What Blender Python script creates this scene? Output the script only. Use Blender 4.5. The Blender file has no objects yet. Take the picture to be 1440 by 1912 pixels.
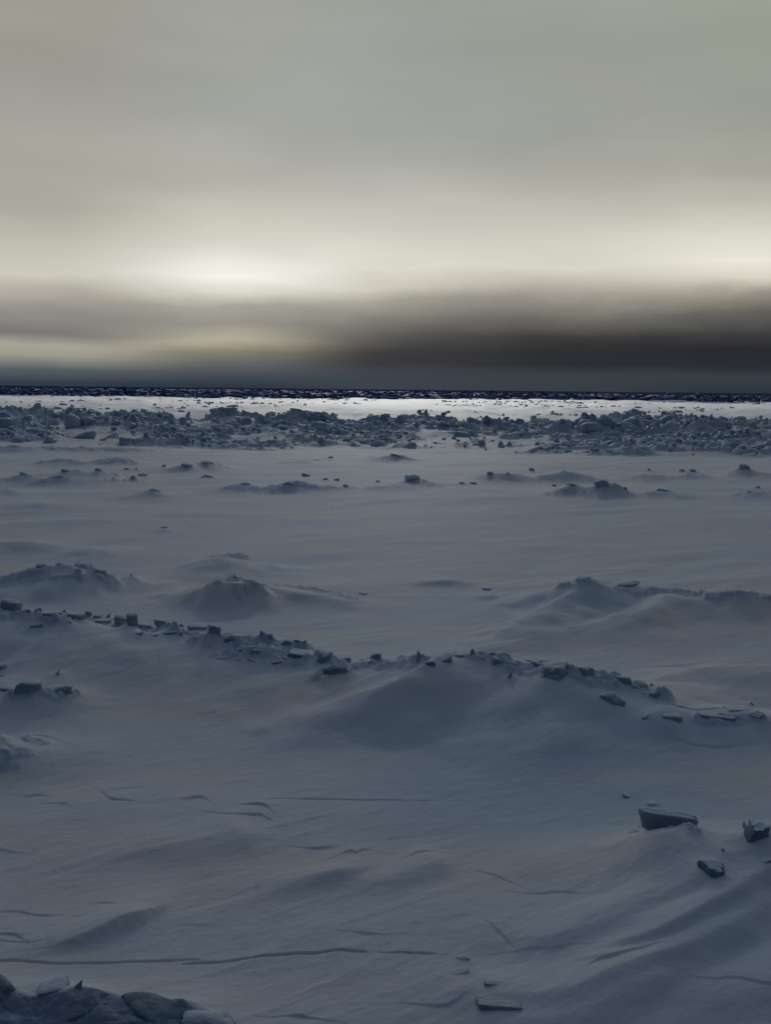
import bpy, math, random
import numpy as np

# ------------------------------------------------------------------ camera
EYE = 5.0                       # eye height above the flat snow, metres
F = 1700.0                      # focal length in photograph pixels (1440 x 1912)
PITCH = math.atan(229.0 / F)    # looking slightly down
ROLL = math.radians(0.6)
sc = bpy.context.scene
cam_d = bpy.data.cameras.new('camera')
cam = bpy.data.objects.new('camera', cam_d)
sc.collection.objects.link(cam)
sc.camera = cam
cam_d.sensor_fit = 'VERTICAL'
cam_d.sensor_height = 24.0
cam_d.lens = 24.0 * F / 1912.0
cam_d.clip_start = 0.1
cam_d.clip_end = 80000.0
cp, sp = math.cos(PITCH), math.sin(PITCH)
FWD = np.array([0.0, cp, -sp])
_r0, _u0 = np.array([1.0, 0, 0]), np.array([0.0, sp, cp])
RIGHT = math.cos(ROLL) * _r0 + math.sin(ROLL) * _u0
UP = -math.sin(ROLL) * _r0 + math.cos(ROLL) * _u0
from mathutils import Matrix, Vector
cam.matrix_world = Matrix(((RIGHT[0], UP[0], -FWD[0], 0), (RIGHT[1], UP[1], -FWD[1], 0),
                           (RIGHT[2], UP[2], -FWD[2], EYE), (0, 0, 0, 1)))
def ray(px, py):
    v = FWD * F + RIGHT * (px - 720.0) + UP * (956.0 - py)
    return v / np.linalg.norm(v)
def at(px, py, z=0.0):
    v = ray(px, py)
    t = (z - EYE) / v[2]
    return v[0] * t, v[1] * t

# ------------------------------------------------------------------ light
SUN_EL, SUN_AZ = math.radians(30.0), math.radians(0.5)   # azimuth from +Y towards +X
SUN_STRENGTH = 1.7
sun_d = bpy.data.lights.new('sun', 'SUN')
sun_d.energy = SUN_STRENGTH
sun_d.angle = math.radians(11.0)
sun_d.color = (1.0, 0.97, 0.92)
sun = bpy.data.objects.new('sun', sun_d)
sc.collection.objects.link(sun)
SUN_DIR = Vector((math.sin(SUN_AZ) * math.cos(SUN_EL), math.cos(SUN_AZ) * math.cos(SUN_EL), math.sin(SUN_EL)))
sun.rotation_euler = SUN_DIR.to_track_quat('Z', 'Y').to_euler()
sun.location = SUN_DIR * 50
sc.view_settings.view_transform = 'Standard'
sc.view_settings.look = 'None'
sc.view_settings.exposure = 0.0
sc.view_settings.gamma = 1.0

def lin(c):
    return tuple((v / 255.0 / 12.92) if v / 255.0 <= 0.04045 else ((v / 255.0 + 0.055) / 1.055) ** 2.4 for v in c)

# ------------------------------------------------------------------ sky
world = bpy.data.worlds.new('World')
sc.world = world
world.use_nodes = True
nt = world.node_tree
nt.nodes.clear()
def N(kind, **kw):
    n = nt.nodes.new(kind)
    for k, v in kw.items():
        setattr(n, k, v)
    return n
def L(a, b):
    nt.links.new(a, b)
def M(op, a, b=None, c=None):
    n = N('ShaderNodeMath', operation=op)
    for i, v in enumerate((a, b, c)):
        if v is None:
            continue
        if isinstance(v, (int, float)):
            n.inputs[i].default_value = v
        else:
            L(v, n.inputs[i])
    return n.outputs[0]
def MAPR(v, a, b, c, d, smooth=False):
    n = N('ShaderNodeMapRange', interpolation_type='SMOOTHSTEP' if smooth else 'LINEAR')
    L(v, n.inputs[0])
    for i, q in enumerate((a, b, c, d)):
        n.inputs[1 + i].default_value = q
    return n.outputs[0]
def MIXC(f, a, b, mode='MIX'):
    n = N('ShaderNodeMix', data_type='RGBA', blend_type=mode)
    for s, v in ((n.inputs[0], f), (n.inputs[6], a), (n.inputs[7], b)):
        if isinstance(v, (int, float)):
            s.default_value = v
        elif isinstance(v, tuple):
            s.default_value = (*v, 1.0)
        else:
            L(v, s)
    return n.outputs[2]
tc = N('ShaderNodeTexCoord')
sep = N('ShaderNodeSeparateXYZ')
L(tc.outputs['Generated'], sep.inputs[0])
az = M('MULTIPLY', M('ARCTAN2', sep.outputs[0], sep.outputs[1]), 180 / math.pi)
el0 = M('MULTIPLY', M('ARCSINE', sep.outputs[2]), 180 / math.pi)
# streaked cloud structure, in directions (azimuth stretched)
cv = N('ShaderNodeCombineXYZ')
L(M('MULTIPLY', az, 0.10), cv.inputs[0])
L(M('MULTIPLY', el0, 0.42), cv.inputs[1])
nz = N('ShaderNodeTexNoise', noise_dimensions='2D')
L(cv.outputs[0], nz.inputs['Vector'])
nz.inputs['Scale'].default_value = 1.0
nz.inputs['Detail'].default_value = 3.0
nz.inputs['Roughness'].default_value = 0.45
cv2 = N('ShaderNodeCombineXYZ')
L(M('MULTIPLY', az, 0.45), cv2.inputs[0])
L(M('MULTIPLY', el0, 1.1), cv2.inputs[1])
nz3 = N('ShaderNodeTexNoise', noise_dimensions='2D')
L(cv2.outputs[0], nz3.inputs['Vector'])
nz3.inputs['Scale'].default_value = 0.8
nz3.inputs['Detail'].default_value = 3.0
nz3.inputs['Roughness'].default_value = 0.55
wob2 = M('MULTIPLY', M('SUBTRACT', nz3.outputs[0], 0.5), MAPR(el0, 0.6, 4.0, 0.0, 0.3))
wob = M('MULTIPLY', M('SUBTRACT', nz.outputs[0], 0.5), MAPR(el0, 0.3, 3.0, 0.0, 1.0))
el = M('ADD', M('ADD', el0, wob), wob2)
SKY = {   # bands of the cloud layer: photograph row -> colour, at five bearings
    100: [(0, 160, 157, 145), (200, 163, 160, 150), (400, 180, 175, 162), (460, 196, 192, 176), (515, 206, 202, 186), (545, 180, 174, 160),
          (580, 146, 142, 134), (622, 122, 120, 116), (646, 168, 163, 148), (666, 158, 154, 140), (690, 88, 95, 100), (715, 50, 60, 72)],
    420: [(0, 160, 160, 150), (200, 163, 164, 156), (340, 180, 177, 165), (420, 209, 205, 189), (480, 236, 232, 218), (520, 248, 246, 236),
          (550, 226, 221, 204), (572, 172, 168, 155), (602, 150, 147, 136), (638, 178, 170, 148), (656, 132, 125, 110), (676, 100, 102, 100),
          (700, 72, 78, 84), (720, 48, 57, 68)],
    720: [(0, 158, 161, 152), (200, 160, 163, 156), (300, 175, 174, 165), (420, 202, 200, 186), (500, 226, 222, 206), (535, 208, 203, 186),
          (560, 166, 161, 148), (600, 128, 125, 116), (632, 90, 88, 84), (658, 62, 61, 61), (676, 57, 57, 59), (692, 62, 66, 72), (722, 60, 68, 74)],
    1050: [(0, 158, 160, 149), (250, 160, 161, 153), (350, 183, 180, 167), (450, 217, 214, 198), (500, 223, 219, 202), (530, 196, 190, 174),
           (566, 146, 141, 130), (600, 104, 101, 94), (632, 62, 61, 60), (656, 48, 48, 50), (680, 45, 47, 52), (702, 61, 66, 71), (728, 57, 64, 69)],
    1400: [(0, 155, 157, 143), (200, 158, 160, 148), (320, 170, 168, 155), (400, 208, 204, 187), (480, 232, 228, 212), (520, 217, 210, 192),
           (550, 158, 152, 138), (582, 104, 101, 95), (616, 62, 62, 62), (652, 41, 42, 46), (685, 42, 46, 54), (704, 58, 63, 68), (732, 46, 53, 60)],
}
E0, E1 = -2.0, 24.0
elf = MAPR(el, E0, E1, 0.0, 1.0)
cols, azs = [], []
for px in sorted(SKY):
    r = N('ShaderNodeValToRGB')
    r.color_ramp.interpolation = 'EASE' if False else 'LINEAR'
    stops = []
    for py, *c in SKY[px]:
        v = ray(px, py)
        stops.append(((math.degrees(math.asin(v[2])) - E0) / (E1 - E0), lin(c)))
    stops.sort()
    cr = r.color_ramp
    while len(cr.elements) < len(stops):
        cr.elements.new(0.5)
    for e, (p, c) in zip(cr.elements, stops):
        e.position = p
    for e, (p, c) in zip(cr.elements, stops):
        e.position = p
        e.color = (*c, 1)
    L(elf, r.inputs[0])
    cols.append(r.outputs[0])
    v = ray(px, 500)
    azs.append(math.degrees(math.atan2(v[0], v[1])))
front = cols[0]
for i in range(1, len(cols)):
    front = MIXC(MAPR(az, azs[i - 1], azs[i], 0, 1, True), front, cols[i])
nz2 = N('ShaderNodeTexNoise', noise_dimensions='2D')
L(cv.outputs[0], nz2.inputs['Vector'])
nz2.inputs['Scale'].default_value = 0.6
nz2.inputs['Detail'].default_value = 2.0
front = MIXC(1.0, front, MAPR(nz2.outputs[0], 0.3, 0.7, 0.95, 1.05), 'MULTIPLY')
front = MIXC(1.0, front, (0.965, 0.98, 1.015), 'MULTIPLY')
# the cloud overhead and behind the viewer, with a little clear sky through it
nish = N('ShaderNodeTexSky', sky_type='NISHITA')
nish.sun_disc = False
nish.sun_elevation = SUN_EL
nish.sun_rotation = SUN_AZ
over = MIXC(0.985, MIXC(1.0, nish.outputs[0], (0.1, 0.1, 0.1), 'MULTIPLY'), (0.084, 0.111, 0.155))
over = MIXC(1.0, over, MAPR(sep.outputs[1], -0.7, 0.7, 0.45, 1.55, True), 'MULTIPLY')
back = MIXC(MAPR(el0, 10.0, 45.0, 0, 1, True), (0.016, 0.021, 0.030), over)
sky = MIXC(MAPR(el0, 22.0, 46.0, 0, 1, True), front, over)
sky = MIXC(MAPR(M('ABSOLUTE', az), 38.0, 100.0, 0, 1, True), sky, back)
bg = N('ShaderNodeBackground')
L(sky, bg.inputs[0])
bg.inputs[1].default_value = 1.0
L(bg.outputs[0], N('ShaderNodeOutputWorld').inputs[0])

# ------------------------------------------------------------------ materials
def material(name, col_a, col_b, scale, rough, bump, bump_scale, spec=0.5, bump_dist=0.02, extra=None):
    m = bpy.data.materials.new(name)
    m.use_nodes = True
    t = m.node_tree
    b = t.nodes['Principled BSDF']
    g = t.nodes.new('ShaderNodeTexCoord')
    n = t.nodes.new('ShaderNodeTexNoise')
    n.inputs['Scale'].default_value = scale
    n.inputs['Detail'].default_value = 5
    mp = t.nodes.new('ShaderNodeMapRange')
    mp.inputs[1].default_value, mp.inputs[2].default_value = 0.35, 0.65
    mx = t.nodes.new('ShaderNodeMix'); mx.data_type = 'RGBA'
    mx.inputs[6].default_value = (*col_a, 1); mx.inputs[7].default_value = (*col_b, 1)
    src = g.outputs['Object']
    if extra:                                            # patches drawn out along the wind
        mv = t.nodes.new('ShaderNodeMapping')
        mv.inputs['Rotation'].default_value = (0, 0, -math.atan2(0.49, 0.87))
        mv.inputs['Scale'].default_value = (extra[0], extra[1], 1)
        t.links.new(g.outputs['Object'], mv.inputs[0])
        src = mv.outputs[0]
    t.links.new(src, n.inputs['Vector'])
    t.links.new(n.outputs[0], mp.inputs[0]); t.links.new(mp.outputs[0], mx.inputs[0])
    t.links.new(mx.outputs[2], b.inputs['Base Color'])
    b.inputs['Roughness'].default_value = rough
    b.inputs['Specular IOR Level'].default_value = spec
    n2 = t.nodes.new('ShaderNodeTexNoise')
    n2.inputs['Scale'].default_value = bump_scale
    n2.inputs['Detail'].default_value = 6
    n2.inputs['Roughness'].default_value = 0.6
    t.links.new(g.outputs['Object'], n2.inputs['Vector'])
    bp = t.nodes.new('ShaderNodeBump')
    bp.inputs['Strength'].default_value = bump
    bp.inputs['Distance'].default_value = bump_dist
    t.links.new(n2.outputs[0], bp.inputs['Height'])
    t.links.new(bp.outputs[0], b.inputs['Normal'])
    return m
SNOW = material('wind_packed_snow', (0.61, 0.695, 0.79), (0.74, 0.742, 0.775), 0.35, 0.6, 0.32, 14.0, 0.16, 0.03, (0.45, 1.1))
def show_ice_and_shade(m, layers):
    t = m.node_tree; b = t.nodes['Principled BSDF']
    src = b.inputs['Base Color'].links[0].from_socket
    for nm, col in layers:
        at_ = t.nodes.new('ShaderNodeAttribute'); at_.attribute_name = nm
        mx = t.nodes.new('ShaderNodeMix'); mx.data_type = 'RGBA'
        t.links.new(at_.outputs['Fac'], mx.inputs[0]); t.links.new(src, mx.inputs[6]); mx.inputs[7].default_value = (*col, 1)
        src = mx.outputs[2]
    t.links.new(src, b.inputs['Base Color'])
    mt = t.nodes.new('ShaderNodeMapRange')               # gloss fades out under the dark ice and the painted shade
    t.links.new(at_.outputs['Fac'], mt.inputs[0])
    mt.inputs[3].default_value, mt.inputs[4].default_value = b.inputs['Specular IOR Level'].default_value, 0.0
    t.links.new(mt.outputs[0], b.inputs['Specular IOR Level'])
def dust(m, col, amount):
    """blown snow lying on whatever faces up"""
    t = m.node_tree; b = t.nodes['Principled BSDF']
    src = b.inputs['Base Color'].links[0].from_socket
    g = t.nodes.new('ShaderNodeNewGeometry'); sx = t.nodes.new('ShaderNodeSeparateXYZ')
    t.links.new(g.outputs['Normal'], sx.inputs[0])
    n = t.nodes.new('ShaderNodeTexNoise'); n.inputs['Scale'].default_value = 7; n.inputs['Detail'].default_value = 5
    t.links.new(g.outputs['Position'], n.inputs['Vector'])
    ad = t.nodes.new('ShaderNodeMath'); ad.operation = 'ADD'
    t.links.new(sx.outputs[2], ad.inputs[0]); t.links.new(n.outputs[0], ad.inputs[1])
    mr = t.nodes.new('ShaderNodeMapRange'); mr.interpolation_type = 'SMOOTHSTEP'
    for i, v in enumerate((0.95, 1.45, 0.0, amount)):
        mr.inputs[1 + i].default_value = v
    t.links.new(ad.outputs[0], mr.inputs[0])
    mx = t.nodes.new('ShaderNodeMix'); mx.data_type = 'RGBA'
    t.links.new(mr.outputs[0], mx.inputs[0]); t.links.new(src, mx.inputs[6]); mx.inputs[7].default_value = (*col, 1)
    t.links.new(mx.outputs[2], b.inputs['Base Color'])
def warm_patches(m, col, amount):
    """older, slightly yellowed snow showing in broad patches drawn out along the wind"""
    t = m.node_tree; b = t.nodes['Principled BSDF']
    src = b.inputs['Base Color'].links[0].from_socket
    g = t.nodes.new('ShaderNodeTexCoord'); mv = t.nodes.new('ShaderNodeMapping')
    mv.inputs['Rotation'].default_value = (0, 0, -math.atan2(0.49, 0.87)); mv.inputs['Scale'].default_value = (0.16, 0.6, 1)
    n = t.nodes.new('ShaderNodeTexNoise'); n.inputs['Scale'].default_value = 1.0; n.inputs['Detail'].default_value = 3
    t.links.new(g.outputs['Object'], mv.inputs[0]); t.links.new(mv.outputs[0], n.inputs['Vector'])
    mr = t.nodes.new('ShaderNodeMapRange'); mr.interpolation_type = 'SMOOTHSTEP'
    for i, v in enumerate((0.46, 0.72, 0.0, amount)):
        mr.inputs[1 + i].default_value = v
    t.links.new(n.outputs[0], mr.inputs[0])
    mx = t.nodes.new('ShaderNodeMix'); mx.data_type = 'RGBA'
    t.links.new(mr.outputs[0], mx.inputs[0]); t.links.new(src, mx.inputs[6]); mx.inputs[7].default_value = (*col, 1)
    t.links.new(mx.outputs[2], b.inputs['Base Color'])
warm_patches(SNOW, (0.77, 0.73, 0.67), 0.55)
show_ice_and_shade(SNOW, (('bare_ice', (0.36, 0.46, 0.61)), ('dark_ice_and_shade', (0.07, 0.11, 0.23))))  # second layer: painted shade far out, dark bare ice close by
CAP = material('fresh_snow', (0.60, 0.69, 0.77), (0.68, 0.74, 0.80), 2.0, 0.65, 0.4, 14.0, 0.4, 0.02)
ICE = material('blue_grey_ice', (0.19, 0.275, 0.37), (0.33, 0.42, 0.52), 3.0, 0.45, 0.6, 10.0, 0.4, 0.04)
RIDGE_ICE = material('ridge_ice', (0.36, 0.46, 0.60), (0.52, 0.60, 0.71), 0.8, 0.55, 0.8, 3.0, 0.3, 0.15)
SHADE_TINTED_ICE = material('shade_tinted_blue_ice', (0.055, 0.085, 0.19), (0.11, 0.155, 0.30), 0.05, 0.8, 0.6, 0.6, 0.0, 0.4)  # blue ice darkened in colour to stand for its shaded faces
WATER = material('dark_sea', (0.026, 0.036, 0.062), (0.034, 0.046, 0.078), 0.01, 0.9, 0.3, 0.3, 0.0, 0.5)
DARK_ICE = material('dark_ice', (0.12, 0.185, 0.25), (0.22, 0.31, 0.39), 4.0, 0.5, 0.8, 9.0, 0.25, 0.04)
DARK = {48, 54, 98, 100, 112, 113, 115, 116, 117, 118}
SNOWY_ICE = material('snowy_ice', (0.42, 0.50, 0.60), (0.56, 0.62, 0.70), 0.8, 0.6, 0.8, 3.0, 0.2, 0.12)
dust(SNOWY_ICE, (0.64, 0.71, 0.79), 0.9)
dust(ICE, (0.64, 0.71, 0.78), 0.62)
dust(RIDGE_ICE, (0.64, 0.71, 0.79), 0.7)
ADDED_CLOUD = material('added_cloud_grey', (0.55, 0.57, 0.60), (0.7, 0.71, 0.73), 0.01, 1.0, 0.2, 0.05, 0.0, 2.0)

# ------------------------------------------------------------------ noise
def _hash(ix, iy, seed):
    h = (ix.astype(np.int64) * 374761393 + iy.astype(np.int64) * 668265263 + seed * 1274126177) & 0xFFFFFFFF
    h = ((h ^ (h >> 13)) * 1274126177) & 0xFFFFFFFF
    return ((h ^ (h >> 16)) & 0xFFFFFF) / float(0xFFFFFF)
def vnoise(x, y, seed=0):
    ix, iy = np.floor(x), np.floor(y)
    fx, fy = x - ix, y - iy
    fx = fx * fx * fx * (fx * (fx * 6 - 15) + 10); fy = fy * fy * fy * (fy * (fy * 6 - 15) + 10)
    a, b = _hash(ix, iy, seed), _hash(ix + 1, iy, seed)
    c, d = _hash(ix, iy + 1, seed), _hash(ix + 1, iy + 1, seed)
    return (a + (b - a) * fx + (c - a) * fy + (a - b - c + d) * fx * fy) * 2 - 1
def fbm(x, y, seed=0, octv=4, gain=0.5):
    s, a = 0.0, 1.0
    for o in range(octv):
        s = s + a * vnoise(x * 2 ** o + 17.3 * o, y * 2 ** o - 9.1 * o, seed + o)
        a *= gain
    return s
def ridged(x, y, seed=0, octv=3):
    s, a = 0.0, 1.0
    for o in range(octv):
        s = s + a * (1 - np.abs(vnoise(x * 2 ** o + 5.2 * o, y * 2 ** o + 3.7 * o, seed + o)) * 2)
        a *= 0.5
    return s
def smooth(a, b, x):
    t = np.clip((x - a) / (b - a), 0, 1)
    return t * t * (3 - 2 * t)
def cells(x, y, seed, cut=1.0, gap=.16):
    """broken slabs: every cell of a random tiling has its own height and tilt"""
    ix, iy = np.floor(x), np.floor(y)
    best = np.full(x.shape, 1e9); second = np.full(x.shape, 1e9); val = np.zeros(x.shape)
    for dx in (-1, 0, 1):
        for dy in (-1, 0, 1):
            cx, cy = ix + dx, iy + dy
            px, py = cx + _hash(cx, cy, seed), cy + _hash(cx, cy, seed + 7)
            d = np.hypot(x - px, y - py)
            v = _hash(cx, cy, seed + 13) + 0.5 * (_hash(cx, cy, seed + 17) - .5) * (x - px) + 0.9 * (_hash(cx, cy, seed + 19) - .3) * (y - py)
            near = d < best
            second = np.where(near, best, np.minimum(second, d))
            val = np.where(near, v, val)
            best = np.where(near, d, best)
    return val * (1 - cut + cut * smooth(0.0, gap, second - best))

# ------------------------------------------------------------------ terrain features
# crest lines: (photo x, photo y, crest height in metres) along the crest, fall-off towards the viewer / away, metres
RIDGES = [
    ([(-260, 1140, .50), (0, 1147, .60), (120, 1156, .55), (240, 1168, .60), (330, 1174, .50), (420, 1188, .45), (500, 1204, .45), (570, 1216, .38),
      (640, 1243, .28), (700, 1238, .34), (780, 1226, .58), (812, 1248, .42), (880, 1228, .66), (960, 1238, .60), (1050, 1258, .60), (1120, 1266, .48),
      (1170, 1278, .42), (1235, 1303, .16)], 1.7, .75),
    ([(470, 1372, .02), (620, 1312, .30), (740, 1268, .62), (815, 1243, .66)], .75, .45),
    ([(150, 1262, .02), (330, 1222, .18), (430, 1205, .30)], .5, .35),
    ([(300, 1330, .02), (480, 1285, .16), (600, 1262, .22)], .5, .35),
    ([(-60, 1330, .03), (60, 1230, .22), (110, 1185, .40)], .5, .35),
    ([(800, 1420, .02), (950, 1340, .22), (1090, 1290, .34)], .6, .5),
    ([(880, 1440, .03), (1080, 1360, .22), (1230, 1322, .16)], .6, .5),
    ([(1110, 1322, .10), (1140, 1300, .34), (1160, 1312, .15)], .45, .3),
    ([(-70, 1098, .10), (50, 1066, .50), (110, 1060, .56), (160, 1064, .50), (205, 1084, .12)], .6, .7),
    ([(-60, 1120, .05), (20, 1098, .25), (120, 1078, .42)], .8, .5),
    ([(345, 1104, .10), (395, 1086, .50), (440, 1081, .56), (485, 1096, .30), (505, 1110, .05)], .5, .6),
    ([(480, 1087, .24), (560, 1099, .22), (640, 1114, .10), (720, 1125, .02)], .5, .5),
    ([(325, 1058, .04), (425, 1035, .36), (520, 1062, .04)], 1.2, .7),
    ([(200, 1080, .05), (245, 1077, .18), (280, 1086, .04)], .6, .5),
    ([(-20, 1012, .22), (50, 1010, .28), (80, 1014, .10)], 1.0, .7),
    ([(130, 1024, .08), (170, 1022, .22), (200, 1028, .04)], 1.0, .7),
    ([(950, 1130, .06), (1050, 1092, .44), (1100, 1085, .56), (1132, 1092, .46), (1220, 1101, .38), (1300, 1105, .36), (1380, 1106, .48), (1440, 1118, .40),
      (1560, 1132, .30)], .9, .7),
    ([(870, 1208, .02), (960, 1162, .25), (1020, 1124, .40), (1080, 1094, .50)], .9, .45),
    ([(1040, 1185, .02), (1160, 1148, .28), (1250, 1114, .38)], .9, .45),
    ([(1200, 1290, .02), (1295, 1252, .22), (1325, 1241, .32), (1440, 1241, .32), (1580, 1250, .2)], 1.5, .5),
    ([(1215, 1352, .10), (1234, 1340, .28), (1310, 1344, .25), (1340, 1337, .30), (1430, 1336, .30), (1520, 1350, .2)], .7, .6),
    ([(1200, 1405, .02), (1222, 1370, .16), (1236, 1340, .26)], .4, .3),
    ([(1105, 1610, .03), (1180, 1580, .20), (1230, 1560, .36), (1290, 1562, .32), (1340, 1585, .08)], .75, .4),
    ([(1330, 1600, .10), (1400, 1588, .22), (1500, 1570, .25)], .4, .4),
    ([(-80, 1366, .30), (20, 1370, .27), (70, 1386, .14), (122, 1392, .03)], .6, .4),
    ([(-40, 1312, .20), (40, 1308, .15), (140, 1304, .10), (190, 1304, .02)], .4, .5),
    ([(955, 1777, .02), (1060, 1752, .11), (1180, 1714, .17), (1300, 1662, .19), (1440, 1607, .18), (1500, 1590, .18)], .22, .5),
    ([(1050, 1802, .02), (1180, 1767, .14), (1300, 1716, .20), (1400, 1662, .20), (1480, 1615, .2)], .10, .33),
    ([(890, 1872, .02), (1080, 1842, .13), (1190, 1807, .16), (1340, 1745, .17), (1420, 1690, .13)], .16, .4),
    ([(1060, 1812, .02), (1125, 1806, .08), (1200, 1812, .02)], .05, .2),
    ([(960, 1905, .03), (1100, 1880, .10), (1240, 1832, .13), (1310, 1790, .06)], .18, .35),
    ([(1210, 1905, .03), (1330, 1860, .08), (1470, 1820, .10)], .2, .4),
    ([(90, 1772, .01), (180, 1730, .11), (245, 1701, .13), (286, 1696, .03)], .06, .35),
    ([(470, 1660, .01), (560, 1640, .07), (640, 1615, .10), (690, 1605, .03)], .18, .3),
    ([(640, 1650, .01), (720, 1630, .07), (800, 1607, .08)], .2, .3),
    ([(100, 1600, .01), (300, 1575, .07), (430, 1545, .08)], .3, .5),
    ([(560, 1100, .02), (620, 1088, .10), (690, 1095, .02)], .7, .6),
    ([(800, 1076, .02), (830, 1073, .16), (890, 1082, .08), (930, 1084, .02)], .5, .6),
    ([(890, 1106, .02), (912, 1104, .12), (930, 1106, .02)], .4, .4),
    # low lumps far out on the flat
    ([(995, 890, .10), (1030, 882, .40), (1075, 883, .35), (1100, 890, .1)], 1.0, 1.0),
    ([(1040, 918, .10), (1065, 908, .42), (1090, 914, .10)], .9, .9),
    ([(1100, 918, .10), (1128, 902, .62), (1160, 916, .12)], 1.0, .9),
    ([(1205, 922, .06), (1235, 917, .26), (1280, 922, .04)], 1.0, 1.0),
    ([(1185, 890, .1), (1220, 883, .36), (1240, 889, .1)], 1.0, 1.0),
    ([(1262, 888, .1), (1290, 881, .34), (1330, 888, .1)], 1.0, 1.0),
    ([(1370, 884, .1), (1392, 876, .45), (1420, 884, .1)], 1.0, 1.0),
    ([(1380, 925, .05), (1420, 917, .25), (1480, 920, .1)], 1.0, 1.0),
    ([(500, 912, .10), (540, 903, .40), (600, 910, .22), (650, 912, .08)], 1.0, 1.0),
    ([(690, 912, .06), (720, 908, .2), (770, 910, .06)], 1.0, 1.0),
    ([(430, 910, .06), (455, 905, .24), (480, 910, .04)], 1.0, 1.0),
    ([(265, 922, .05), (285, 916, .24), (310, 921, .04)], 1.0, 1.0),
    ([(20, 893, .1), (42, 888, .34), (62, 893, .1)], 1.0, 1.0),
    ([(85, 896, .08), (105, 893, .26), (150, 894, .2), (190, 898, .06)], 1.0, 1.0),
    ([(100, 886, .08), (120, 882, .26), (180, 884, .28), (215, 887, .1)], 1.0, 1.0),
    ([(85, 864, .08), (115, 858, .34), (140, 864, .06)], 1.2, 1.0),
    ([(200, 864, .08), (222, 858, .34), (255, 864, .06)], 1.2, 1.0),
    ([(370, 872, .08), (385, 866, .40), (410, 870, .1)], 1.2, 1.0),
    ([(335, 876, .05), (348, 872, .28), (365, 876, .05)], 1.2, 1.0),
    ([(550, 860, .08), (575, 857, .30), (600, 861, .05)], 1.2, 1.0),
    ([(700, 855, .10), (735, 850, .42), (755, 855, .10)], 1.2, 1.0),
    ([(-30, 918, .2), (5, 911, .35), (25, 917, .05)], 1.0, 1.0),
    ([(60, 946, .02), (75, 940, .15), (95, 945, .02)], 1.0, 1.0),
    ([(295, 990, .02), (305, 986, .10), (318, 989, .02)], .5, .5),
    ([(880, 893, .06), (915, 887, .34), (950, 885, .34), (975, 889, .08)], 1.0, 1.0),
    ([(740, 908, .06), (775, 899, .2), (800, 906, .04)], 1.0, 1.0),
    ([(-60, 838, .25), (30, 836, .4), (80, 838, .2)], 1.0, 1.2),
    ([(115, 838, .2), (180, 834, .4), (260, 836, .3), (330, 838, .1)], 1.0, 1.2),
]
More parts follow.
